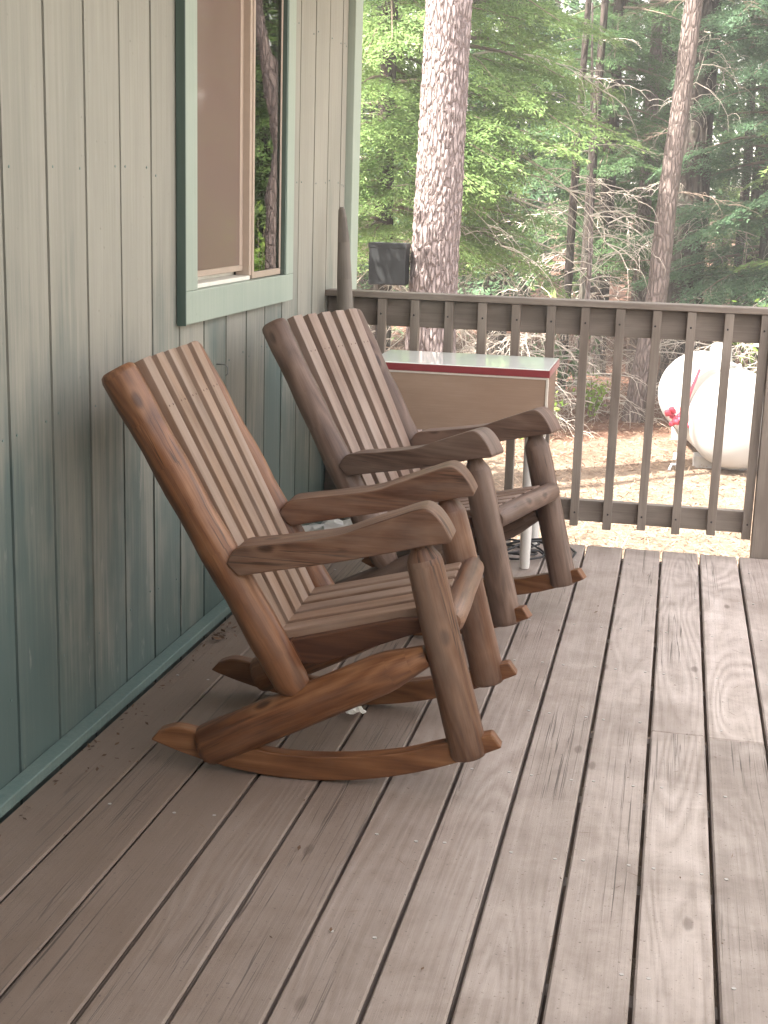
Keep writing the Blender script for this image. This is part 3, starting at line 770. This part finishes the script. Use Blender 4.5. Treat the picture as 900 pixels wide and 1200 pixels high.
# crumbs of leaves along the baseboard
rs = np.random.RandomState(4); L = []
def flake(x, y, z, s):
    a = rs.uniform(0, 6.28); t = rs.uniform(-.5, .5)
    d = np.array([math.cos(a), math.sin(a), t * .6]) * s; e = np.array([-math.sin(a), math.cos(a), rs.uniform(-.4, .4)]) * s * .45
    c = np.array([x, y, z]); return [c - d, c + e, c + d, c - e]
for k in range(150):
    y = rs.choice([2.9, 3.35, 3.8, 4.1]) + rs.normal(0, .22); L.append(flake(.052 + abs(rs.normal(0, .05)), y, .006, rs.uniform(.003, .009)))
for k in range(28): L.append(flake(.075 + abs(rs.normal(0, .02)), 3.83 + rs.normal(0, .04), .010 + abs(rs.normal(0, .006)), rs.uniform(.006, .014)))
for k in range(110): L.append(flake(rs.uniform(.1, 1.9), rs.uniform(2.1, 5.2), .0045, rs.uniform(.002, .005)))
for k in range(90):
    x, y, a = rs.uniform(.1, 1.9), rs.uniform(2.1, 5.3), rs.uniform(0, 6.28); l_ = rs.uniform(.010, .026); w_ = .0008
    c = np.array([x, y, .005]); d = np.array([math.cos(a), math.sin(a), 0]) * l_; e = np.array([-math.sin(a), math.cos(a), 0]) * w_
    L.append([c - d, c + e, c + d, c - e])
for k in range(26):
    x, y = rs.uniform(.3, 1.8), rs.uniform(2.15, 5.2); L.append(flake(x, y, .006, rs.uniform(.005, .009)))
tag(quads('leaf_crumbs', np.array(L), M['flake']), kind='stuff')

# ------------------------------------------------------------------ gas tank and standpipe
A = Vector((1.945, 11.65, GZ + .455)); Bv = Vector((1.66, 13.75, GZ + .405)); ax = (Bv - A).normalized(); RR = .405
tank = empty('gas_tank', (1.80, 12.7, GZ), 'long white gas tank lying on its side on the ground beyond the railing', 'gas tank')
Lt = (Bv - A).length + .36; prof = []
hd = .20
for k in range(15): a = k / 14 * math.pi / 2; prof.append((max(.002, RR * math.sin(a)), hd * (1 - math.cos(a))))
prof += [(RR, hd + .012), (RR + .005, hd + .018), (RR + .005, hd + .030), (RR, hd + .036), (RR, Lt * .5), (RR, Lt - hd - .036), (RR + .005, Lt - hd - .030), (RR + .005, Lt - hd - .018), (RR, Lt - hd - .012)]
for k in range(15): a = (1 - k / 14) * math.pi / 2; prof.append((max(.002, RR * math.sin(a)), Lt - hd * (1 - math.cos(a))))
mb = MB(); mb.lathe(prof, 64, 0, A - ax * .12 - Vector(tank.location), ax); mb.build('shell', M['tank'], tank)
mid = A + (Bv - A) * .55; upv = (Vector((0, 0, 1)) - ax * ax.z).normalized()
mb = MB(); mb.lathe([(.001, .165), (.05, .163), (.085, .145), (.098, .11), (.10, .02), (.115, 0), (.115, -.04)], 28, 0, mid + upv * (RR - .01) - Vector(tank.location), upv); mb.build('valve_dome', M['tank'], tank)
for t in (.10,):
    q = A + (Bv - A) * t
    mb = MB(); mb.lathe([(.001, .055), (.016, .05), (.018, .02), (.035, .012), (.04, -.02)], 14, 0, q + upv * RR - Vector(tank.location), upv); mb.build('lifting_lug', M['tank'], tank)
q = A + (Bv - A) * .72; mb = MB(); mb.tube([q + upv * (RR - .01) - Vector(tank.location), q + upv * (RR + .07) - Vector(tank.location)], .02, 10); mb.build('relief_valve', M['steel'], tank)
for t in (.16, .84):
    q = A + (Bv - A) * t; q.z = GZ - .03; mb = MB()
    mb.box((q.x - .30 - tank.location.x, q.y - .10 - tank.location.y, -.03), (q.x + .30 - tank.location.x, q.y + .10 - tank.location.y, .11)); mb.build('support_block', M['concrete'], tank, .01)
sx_, sy_ = 1.475, 11.75
sp_ = empty('standpipe', (sx_, sy_, GZ), 'thin pale standpipe with a red valve wheel in front of the white gas tank', 'standpipe')
mb = MB(); mb.tube([(0, 0, -.1), (0, 0, .38)], .018, 10); mb.tube([(0, 0, .05), (-.05, 0, .05), (-.07, -.02, 0)], .014, 8); mb.build('pipe', M['steel'], sp_)
mb = MB()
for k in range(26):
    a = k * 2.4; r = .02 + .010 * (k % 5); mb.lathe([(.001, .02), (.017, .01), (.02, 0), (.001, -.02)], 7, 0, (r * 1.2 * math.cos(a), r * 1.0 * math.sin(a), .40 + .018 * (k % 6)), (math.cos(a), math.sin(a), .4))
o_ = mb.build('valve_wheel', M['pink'], sp_); o_.scale = (1.5, 1.5, 1.3); o_.location = (-.01, -.02, -.12)
mb = MB(); mb.tube([(0, 0, .42), (.03, .02, .55), (.07, .05, .70), (.12, .09, .85)], .012, 8); mb.build('hose', M['pink'], sp_)
mb = MB(); mb.box((-.045, -.03, .09), (.045, .03, .15)); mb.build('meter', M['white_leg'], sp_, .008)

# ------------------------------------------------------------------ trees
nr = np.random.RandomState(21)
def bark_trunk(name, pts, rad, mat, parent, n=40, per=.06, rough=.03, fx=9, fz=2.6, seed=0):
    """tapered trunk with modelled bark plates"""
    P = [Vector(p) for p in pts]; Ls = [0]
    for a, b in zip(P[:-1], P[1:]): Ls.append(Ls[-1] + (b - a).length)
    m = max(4, int(Ls[-1] / per)); V = []
    for i in range(m + 1):
        L = Ls[-1] * i / m; k = max(j for j in range(len(Ls)) if Ls[j] <= L + 1e-9); k = min(k, len(P) - 2)
        t = (L - Ls[k]) / (Ls[k+1] - Ls[k]); c = P[k].lerp(P[k+1], t); r = rad[k] + (rad[k+1] - rad[k]) * t
        for q in range(n):
            a = 6.28319 * q / n; d = Vector((math.cos(a), math.sin(a), 0))
            s_ = Vector((d.x * r * fx + seed, d.y * r * fx, c.z * fz))
            dd, _ = noise.voronoi(s_ + Vector((0, 0, .3 * noise.noise(s_ * 2))))
            h = min(1, (dd[1] - dd[0]) * 2.2) + .35 * noise.noise(s_ * 2.7)
            V.append(c + d * (r * (1 + .05 * noise.noise(Vector((d.x, d.y, c.z * .7 + seed)))) + rough * (h - .5)))
    F = [(i*n+q, i*n+(q+1) % n, (i+1)*n+(q+1) % n, (i+1)*n+q) for i in range(m) for q in range(n)]
    mb = MB(); mb.add(V, F, None, 0, True); return mb.build(name, mat, parent)

def bough(L, step, qs, qw, seed, spread=.55, fill=1.0):
    """flat spray of needles along +X; returns leaf faces (n,4,3) and twig polyline data"""
    r = np.random.RandomState(seed); out = []
    def needles(p0, d, ln, side):
        n = max(2, int(ln / step)); nn = np.cross(d, side)
        for k in range(n):
            t = (k + .3) / n; c = p0 + d * ln * t + np.array([0, 0, -.18 * ln * t * t])
            for sgn in (-1, 1):
                if r.rand() > fill: continue
                a = r.uniform(.45, .85); q = d * math.cos(a) + side * sgn * math.sin(a) + nn * r.normal(0, .30)
                q /= np.linalg.norm(q); w_ = np.cross(q, nn + r.normal(0, .45, 3)); w_ /= np.linalg.norm(w_)
                l_ = qs * r.uniform(.7, 1.25) * (1.05 - .35 * t); wd = qw * r.uniform(.7, 1.2)
                out.append([c, c + q * l_ * .55 + w_ * wd, c + q * l_, c + q * l_ * .55 - w_ * wd])
    main = np.array([1., 0, 0]); sd = np.array([0, 1., 0])
    n = int(L / (step * 1.5)); 
    for k in range(n):
        x = L * (.12 + .86 * k / n) 
        for sgn in (-1, 1):
            if r.rand() < .12: continue
            a = r.uniform(.75, 1.05); d = np.array([math.cos(a), sgn * math.sin(a), r.normal(-.05, .10)]); d /= np.linalg.norm(d)
            ln = (spread * (L - x) * r.uniform(.7, 1.1) + .10 * L * r.uniform(.5, 1)) * min(1, .35 + x / L * 2.2)
            s2 = np.cross(np.array([0, 0, 1.]), d); s2 /= np.linalg.norm(s2)
            needles(np.array([x, 0, 0.]), d, ln, s2)
            # second order twigs
            for t in np.arange(.25, .95, max(.12, step * 2.2 / max(ln, .05))):
                if r.rand() < .35: continue
                b = r.choice([-1, 1]) * r.uniform(.6, .9); d2 = d * math.cos(b) + s2 * math.sin(b); d2[2] += r.normal(-.05, .08)
                s3 = np.cross(np.array([0, 0, 1.]), d2); s3 /= np.linalg.norm(s3)
                needles(np.array([x, 0, 0.]) + d * ln * t, d2, ln * .38 * (1 - t * .5), s3)
    needles(np.array([L * .8, 0, 0]), main, L * .22, sd)
    return np.array(out)
BF = [bough(1.0, .025, .038, .0048, s) for s in range(5)]              # fine
BC = [bough(1.0, .048, .064, .0090, 40 + s) for s in range(5)]          # coarse
print('bough faces', [len(b) for b in BF], [len(b) for b in BC])

def place_bough(b, org, az, el, L, droop, roll):
    P = b.copy() * L
    x = P[..., 0]
    P[..., 2] += -droop * (x ** 2) / L
    cr_, sr_ = math.cos(roll), math.sin(roll); y, z = P[..., 1].copy(), P[..., 2].copy()
    P[..., 1] = y * cr_ - z * sr_; P[..., 2] = y * sr_ + z * cr_
    ce, se = math.cos(el), math.sin(el); x, z = P[..., 0].copy(), P[..., 2].copy()
    P[..., 0] = x * ce - z * se; P[..., 2] = x * se + z * ce
    ca, sa = math.cos(az), math.sin(az); x, y = P[..., 0].copy(), P[..., 1].copy()
    P[..., 0] = x * ca - y * sa; P[..., 1] = x * sa + y * ca
    return P + np.array(org)

def dead_twigs(mb, org, az, L, r0, droop, r, depth=0):
    pts = []; p = Vector(org); a = az; e = r.uniform(-.15, .25) if depth == 0 else r.uniform(-.5, .35)
    n = 7 if depth == 0 else 5
    for k in range(n):
        pts.append(p.copy()); st = L / (n - 1)
        p = p + Vector((math.cos(a) * math.cos(e), math.sin(a) * math.cos(e), math.sin(e))) * st
        a += r.normal(0, .16); e -= droop / n * r.uniform(.5, 1.5)
    mb.tube(pts, [r0 * (1 - .8 * k / (n - 1)) for k in range(n)], 4 if depth else 5, caps=False, smooth=True)
    if depth < 2:
        for k in range(1, n):
            for _ in range(2 if depth == 0 else 1):
                if r.rand() < .75: dead_twigs(mb, pts[k], az + r.choice([-1, 1]) * r.uniform(.4, 1.2), L * r.uniform(.25, .5), r0 * .5, droop * 1.3, r, depth + 1)

def conifer(name, label, x, y, h, r0, z0, L0, leaf, bark, fine, seed, dens=1.0, dead=0, droop=.28, lean=(0, 0), cat='tree', group=None, zdense=6.0, face=None):
    r = np.random.RandomState(seed); t = empty(name, (x, y, GZ), label, cat, group)
    gz = 0 if y < 15 else (y - 15) * .018 * (1 - math.exp(-(y - 15) / 10))
    t.location.z = GZ + gz
    ax_ = lambda z: Vector((lean[0] * z / h, lean[1] * z / h, z))
    zz = [-.3, 0, .35, h * .25, h * .5, h * .75, h]; rr = [r0 * 1.35, r0 * 1.25, r0 * 1.04, r0 * .85, r0 * .62, r0 * .36, r0 * .05]
    bark_trunk('trunk', [ax_(z) for z in zz], rr, bark, t, 18, .14, r0 * .12, 9, 2.5, seed)
    F = []; mbB = MB()
    z = z0
    while z < h - .2:
        k = 1 if z < zdense else 2.2
        frac = (z - z0) / (h - z0)
        L = L0 * (1 - frac) ** .8 * r.uniform(.72, 1.1) + .15
        if z - z0 < .8: L *= r.uniform(.55, 1.0)
        az = r.uniform(0, 6.283) 
        if face is not None and r.rand() < face[1]: az = face[0] + r.normal(0, .8)
        b = (BF if fine and z < zdense else BC)[r.randint(5)]
        o_ = ax_(z); el = r.uniform(-.12, .18)
        dr = droop * r.uniform(.6, 1.3)
        F.append(place_bough(b, o_, az, el, L, dr, r.normal(0, .22)))
        pts = [o_ + Vector((math.cos(az) * q * L * math.cos(el), math.sin(az) * q * L * math.cos(el), q * L * math.sin(el) - dr * q * q * L)) for q in (0, .3, .6, .9)]
        mbB.tube(pts, [.012 + .006 * L, .010 + .003 * L, .007, .003], 4, caps=False)
        z += (.055 * k / dens) * r.uniform(.6, 1.4)
    quads('crown', np.concatenate(F), leaf, t)
    mbB.build('branch', M['twig_brown'], t)
    if dead:
        for k in range(dead):
            mbd = MB(); zd = r.uniform(.5, max(z0 + .6, 1.6)); dead_twigs(mbd, ax_(zd), r.uniform(0, 6.283) if r.rand() < .35 else r.uniform(3.3, 6.1), r.uniform(.7, 1.6), .011, 1.1, r); mbd.build('dead_branch', M['twig'], t)
    return t

# the big pale trunk near the porch
t = empty('pine_tree', (-.46, 10.5, GZ), 'big pine with a thick pale sunlit trunk just beyond the railing', 'tree')
pp = [(-.02, 0, -.3), (-.01, 0, 0), (0, 0, .35), (.012, 0, 1.68), (.035, 0, 2.64), (.055, 0, 3.6), (.09, .02, 6), (.14, .05, 10), (.16, .05, 15)]
bark_trunk('trunk', pp, [.285, .245, .205, .180, .172, .168, .15, .11, .03], M['bark_pine'], t, 128, .014, .012, 34, 10.0, 3)
F = []
for k in range(30):
    z = 9 + k * .2; F.append(place_bough(BC[k % 5], (.13, .04, z), nr.uniform(0, 6.28), .15, 2.0 * (1 - (z - 9) / 7) + .3, .3, 0))
quads('crown', np.concatenate(F), M['leaf_mid'], t)

# slender leaning trunk with reddish bark
t = empty('leaning_tree', (1.03, 14.5, GZ), 'slender reddish trunk leaning right in front of a darker upright trunk', 'tree')
pp = [(-.03, 0, -.3), (.0, 0, 0), (.055, 0, .55), (.10, 0, .95), (.14, 0, 1.42), (.17, 0, 2.26), (.235, 0, 3.17), (.285, 0, 4.1), (.34, 0, 5.2), (.37, .1, 8), (.35, .1, 11)]
bark_trunk('trunk', pp, [.15, .135, .118, .108, .105, .098, .092, .088, .08, .06, .02], M['bark_red'], t, 28, .05, .008, 16, 4, 9)
mbd = MB(); rd = np.random.RandomState(5)
for zd, az in ((1.6, 2.9), (2.3, 6.0), (2.9, 3.3), (4.2, .2), (4.1, 3.0)):
    mbd = MB(); dead_twigs(mbd, (.1 + .055 * zd, 0, zd), az, rd.uniform(.5, .9), .008, .7, rd); mbd.build('dead_branch', M['twig_brown'], t)
F = [place_bough(BC[k % 5], (.36, .1, 6.5 + k * .17), nr.uniform(0, 6.28), .1, 1.3 * (1 - k / 30) + .3, .3, 0) for k in range(26)]
quads('crown', np.concatenate(F), M['leaf_mid'], t)

G = 'firs of the forest beyond the porch'
conifer('fir_tree', 'dark thick upright fir trunk standing right behind the slender leaning reddish trunk', 1.44, 16.6, 15, .215, 4.6, 1.5, M['leaf_mid'], M['bark_dark'], False, 31, .8, 10, group=G)
conifer('fir_tree', 'bright yellow green fir whose drooping boughs show left of the big pale trunk', -1.50, 13.6, 11, .10, 1.7, 1.7, M['leaf_bright'], M['bark_dark'], True, 32, .72, 16, group=G, face=(4.9, .5))
right_fir = conifer('fir_tree', 'bright fir with sunlit sprays and bare grey lower twigs right of the big pale trunk', -.95, 14.3, 11, .10, 1.75, 1.9, M['leaf_bright'], M['bark_dark'], True, 33, .72, 16, group=G, face=(5.2, .4))
conifer('fir_tree', 'mid green fir between the big pale trunk and the leaning trunk', .42, 18.0, 12, .10, 1.5, 1.35, M['leaf_mid'], M['bark_dark'], True, 34, 1.0, 14, group=G)
conifer('fir_tree', 'dark blue green fir with low boughs at the right edge above the gas tank', 2.35, 16.2, 12, .14, .75, 1.6, M['leaf_dark'], M['bark_dark'], True, 35, 1.1, 6, group=G)
conifer('fir_tree', 'shaded fir farther back directly behind the big pale trunk', -1.1, 19.5, 14, .15, 1.2, 2.0, M['leaf_dark'], M['bark_dark'], False, 36, 1.1, 8, group=G)
conifer('fir_tree', 'green fir in the gap left of the leaning trunk, farther back than it', .95, 22.0, 14, .15, 1.2, 1.9, M['leaf_mid'], M['bark_dark'], False, 37, 1.0, 8, group=G)
conifer('fir_tree', 'far fir showing beside the corner trim of the cabin', -3.0, 20.0, 14, .16, .8, 2.1, M['leaf_mid'], M['bark_dark'], False, 38, 1.1, 6, group=G)
conifer('fir_tree', 'pale green far fir right of the dark upright trunk', 2.5, 23.0, 13, .14, .8, 1.9, M['leaf_bright'], M['bark_dark'], False, 39, .8, 6, group=G)
for z_, L_, a_ in ((3.55, 1.5, -.1), (3.2, 1.3, .1), (2.75, 1.9, -.15), (2.45, 1.7, .05), (2.2, 1.8, -.3), (1.9, 1.5, -.05)):
    mbd = MB(); dead_twigs(mbd, (.08, -.05, z_), a_, L_, .014, 1.15, np.random.RandomState(int(z_ * 40))); mbd.build('dead_branch', M['twig'], right_fir)
# right of the frame: what the window glass mirrors
t = empty('pine_tree', (2.47, 13.0, GZ), 'reddish pine trunk mirrored in the right hand pane of the window', 'tree')
pp = [(.0, 0, -.3), (0, 0, 0), (.0, 0, 1.5), (.01, 0, 2.1), (-.07, 0, 2.6), (.05, 0, 3.3), (.21, 0, 3.85), (.35, .1, 8), (.35, .1, 12)]
bark_trunk('trunk', pp, [.14, .115, .09, .085, .08, .078, .075, .06, .03], M['bark_red'], t, 28, .06, .012, 12, 3.4, 19)
F = [place_bough(BC[k % 5], (.3, .1, 5.5 + k * .2), nr.uniform(0, 6.28), .1, 1.6 * (1 - k / 34) + .3, .3, 0) for k in range(30)]
quads('crown', np.concatenate(F), M['leaf_mid'], t)
conifer('fir_tree', 'bright fir mirrored in the right window pane left of the reddish trunk', 3.35, 15.6, 11, .07, .15, 1.5, M['leaf_bright'], M['bark_dark'], False, 44, 1.3, 0, group=G, face=(4.6, .5))
conifer('fir_tree', 'fir mirrored in the window behind the reddish trunk', 4.2, 16.5, 12, .14, .4, 1.9, M['leaf_bright'], M['bark_dark'], False, 41, .9, 4, group=G)
conifer('fir_tree', 'mirrored fir showing beside the window mullion', 5.6, 14.2, 12, .14, .6, 1.8, M['leaf_mid'], M['bark_dark'], False, 42, .9, 4, group=G)
conifer('fir_tree', 'mirrored fir at the left side of the brown screened pane', 7.2, 17.0, 13, .15, .6, 2.0, M['leaf_mid'], M['bark_dark'], False, 43, .9, 4, group=G)
# slender bare stems of the undergrowth
SL = [('thin dark bare stem, leftmost of the close pair right of the pale trunk', .12, 16.2, 6.5, .045, 'bark_dark'),
      ('thin dark bare stem, right one of the close pair right of the pale trunk', .26, 16.9, 7, .055, 'bark_dark'),
      ('thin pale grey bare stem lit by the sun midway between the two largest trunks', .40, 15.3, 4.2, .026, 'bark_pine'),
      ('reddish brown bare stem left of the slender leaning trunk', .86, 18.5, 8, .085, 'bark_red'),
      ('thin dark bare stem standing behind the gas tank', 2.1, 18.8, 7, .06, 'bark_dark'),
      ('slender bare stem beside the far cabin corner, its shadow striping the gas tank', -1.25, 9.41, 6.0, .058, 'bark_dark'),
      ('peeling reddish stump like stem between cabin corner and dark box on the trunk', -2.2, 14.8, 3.2, .085, 'bark_red')]
for lab, x, y, h, r_, bk in SL:
    t = empty('bare_tree', (x, y, GZ), lab, 'tree'); rd = np.random.RandomState(int(x * 100) % 97 + 3)
    bark_trunk('trunk', [(0, 0, -.2), (0, 0, 0), (.02, .0, h * .4), (rd.uniform(-.15, .15), 0, h)], [r_ * 1.3, r_ * 1.15, r_, r_ * .4], M[bk], t, 14, .1, r_ * .1, 12, 3, x * 9)
    for k in range(6):
        mbd = MB(); dead_twigs(mbd, (.01, 0, rd.uniform(.4, min(h, 4.2))), rd.uniform(2.6, 6.6), rd.uniform(.3, .8), .006, .6, rd); mbd.build('dead_branch', M['twig'], t)
# dead brush and young plants
BR = [('tangle of arching dead twigs left of the big pale trunk base', -1.35, 13.9, 1.7, 26), ('tangle of arching dead twigs right of the big pale trunk base', -.25, 13.6, 1.7, 34), ('tangle of dead twigs behind the table end by the thin stems', .30, 14.6, 1.5, 30),
      ('brown brush pile left of the leaning trunk base', .70, 16.0, 1.6, 26), ('brown brush behind the white gas tank', 1.9, 15.2, 1.3, 26), ('brown brush at the far right behind the gas tank', 2.6, 14.6, 1.2, 22)]
for lab, x, y, h, n in BR:
    rd = np.random.RandomState(int(abs(x) * 331) % 101); mbd = MB()
    for k in range(n):
        a = rd.uniform(0, 6.28); dead_twigs(mbd, (rd.normal(0, .28), rd.normal(0, .28), rd.uniform(0, h * .75)), a, rd.uniform(.6, 1.2), .008, 1.2, rd)
    o = mbd.build('dead_bush', M['twig'] if rd.rand() < .5 else M['twig_brown']); o.location = (x, y, GZ); tag(o, lab, 'bush')
def leafy(name, label, x, y, h, w_, n, leaf, seed, ls=.05):
    rd = np.random.RandomState(seed); t = empty(name, (x, y, GZ), label, 'bush'); L = []; mbs = MB()
    for k in range(max(4, n // 60)):
        a = rd.uniform(0, 6.28); q = Vector((math.cos(a) * w_ * rd.uniform(.2, 1), math.sin(a) * w_ * rd.uniform(.2, 1), h * rd.uniform(.6, 1)))
        mbs.tube([(0, 0, 0), q * .5 + Vector((0, 0, h * .08)), q], [.008, .006, .003], 4, caps=False)
        for j in range(60):
            c = np.array(q) * rd.uniform(.35, 1.05) + rd.normal(0, .10 * w_ + .03, 3); c[2] = max(.02, c[2])
            d = rd.normal(0, 1, 3); d /= np.linalg.norm(d); e = np.cross(d, rd.normal(0, 1, 3)); e /= np.linalg.norm(e)
            s_ = ls * rd.uniform(.6, 1.2); L.append([c - d * s_, c + e * s_ * .45, c + d * s_, c - e * s_ * .45])
    quads('leaves', np.array(L), leaf, t); mbs.build('stem', M['twig_brown'], t)
leafy('shrub', 'small lime green young plant on the ground seen between the balusters', .60, 14.2, .45, .16, 180, M['leaf_lime'], 3, .03)
leafy('shrub', 'lime green leafy shrub topping the brush just above the gas tank', 2.35, 14.9, 1.35, .45, 420, M['leaf_lime'], 5, .04)
leafy('shrub', 'green low shrub on the ground beyond the gap under the table', -.05, 13.0, .55, .45, 480, M['leaf_lime'], 6, .04)
leafy('shrub', 'bright green bush mirrored low in the right window pane', 2.95, 13.9, 1.95, .5, 2400, M['leaf_lime'], 8, .05)
leafy('shrub', 'low dull green shrub near the thin stems by the forest edge', .05, 15.3, .8, .5, 500, M['leaf_mid'], 9, .04)

leafy('shrub', 'tall dense green shrub beside the far corner of the cabin', -2.05, 9.45, 3.75, .75, 5200, M['leaf_mid'], 12, .07)
# distant woods: one mass of trunks and foliage
rd = np.random.RandomState(77); L = []; MI = []
for k in range(190):
    x = rd.uniform(-32, 40); y = rd.uniform(26, 50)
    if rd.rand() < .35: y = rd.uniform(24, 30)
    gz = GZ + (y - 15) * .018
    h = rd.uniform(10, 19); r_ = rd.uniform(.08, .22); ln = rd.normal(0, .02)
    for q in range(6):
        a0, a1 = q * 1.0472, (q + 1) * 1.0472
        L.append([(x + r_*math.cos(a0), y + r_*math.sin(a0), gz), (x + r_*math.cos(a1), y + r_*math.sin(a1), gz), (x + ln*h + .2*r_*math.cos(a1), y + .2*r_*math.sin(a1), gz + h), (x + ln*h + .2*r_*math.cos(a0), y + .2*r_*math.sin(a0), gz + h)]); MI.append(0)
    nb = int(330); cb = rd.uniform(.2, 2.2); mi = rd.choice([1, 2, 3], p=[.3, .4, .3])
    zz = cb + (h - cb) * rd.rand(nb) ** 1.25; fr = (zz - cb) / (h - cb)
    az = rd.uniform(0, 6.283, nb); rad = (2.3 * (1 - fr) ** .8 + .1) * np.sqrt(rd.rand(nb))
    for j in range(nb):
        c = np.array([x + ln * zz[j] + rad[j]*math.cos(az[j]), y + rad[j]*math.sin(az[j]), gz + zz[j] - rad[j] * .25])
        d = np.array([math.cos(az[j]) + rd.normal(0, .5), math.sin(az[j]) + rd.normal(0, .5), rd.normal(-.25, .35)]); d /= np.linalg.norm(d)
        e = np.cross(d, np.array([rd.normal(0, .3), rd.normal(0, .3), 1])); e /= np.linalg.norm(e)
        s_ = rd.uniform(.16, .36); L.append([c - d*s_*.8, c + e*s_*.35, c + d*s_, c - e*s_*.35]); MI.append(mi)
tag(quads('distant_woods', np.array(L), [M['bark_dark'], M['leaf_bright'], M['leaf_mid'], M['leaf_dark']], None, MI), kind='stuff')

# needle and straw litter on the forest floor
rd = np.random.RandomState(8); L = []
for k in range(42000):
    y = 6.2 + 12 * rd.rand() ** 1.3; x = 1.37 + rd.uniform(-.34, .14) * y + rd.normal(0, .3)
    a = rd.uniform(0, 6.28); s_ = rd.uniform(.010, .042) * (1.6 if rd.rand() < .12 else 1); w_ = rd.uniform(.0018, .006)
    c = np.array([x, y, GZ + .05 * noise.noise(Vector((x * .6, y * .6, 0))) + rd.uniform(.004, .03)])
    d = np.array([math.cos(a), math.sin(a), rd.normal(0, .35)]) * s_; e = np.array([-math.sin(a), math.cos(a), rd.normal(0, .4)]) * w_
    L.append([c - d, c + e, c + d, c - e])
tag(quads('needle_litter', np.array(L), M['needles']), kind='stuff')

# added thin haze over the whole scene, standing in for lens glare
if True:
    mb = MB(); mb.box((-152, -145, GZ - 3), (155, 170, 24)); hz = mb.build('glare_haze', [])
    hm = bpy.data.materials.new('thin_glare_haze'); hm.use_nodes = True; hn = hm.node_tree
    hn.nodes.remove(hn.nodes['Principled BSDF']); pv = hn.nodes.new('ShaderNodeVolumePrincipled')
    pv.inputs['Color'].default_value = (.95, .95, .95, 1); pv.inputs['Density'].default_value = .0045; pv.inputs['Anisotropy'].default_value = .2
    hn.links.new(pv.outputs[0], hn.nodes['Material Output'].inputs['Volume'])
    hz.data.materials.append(hm); tag(hz, kind='stuff')
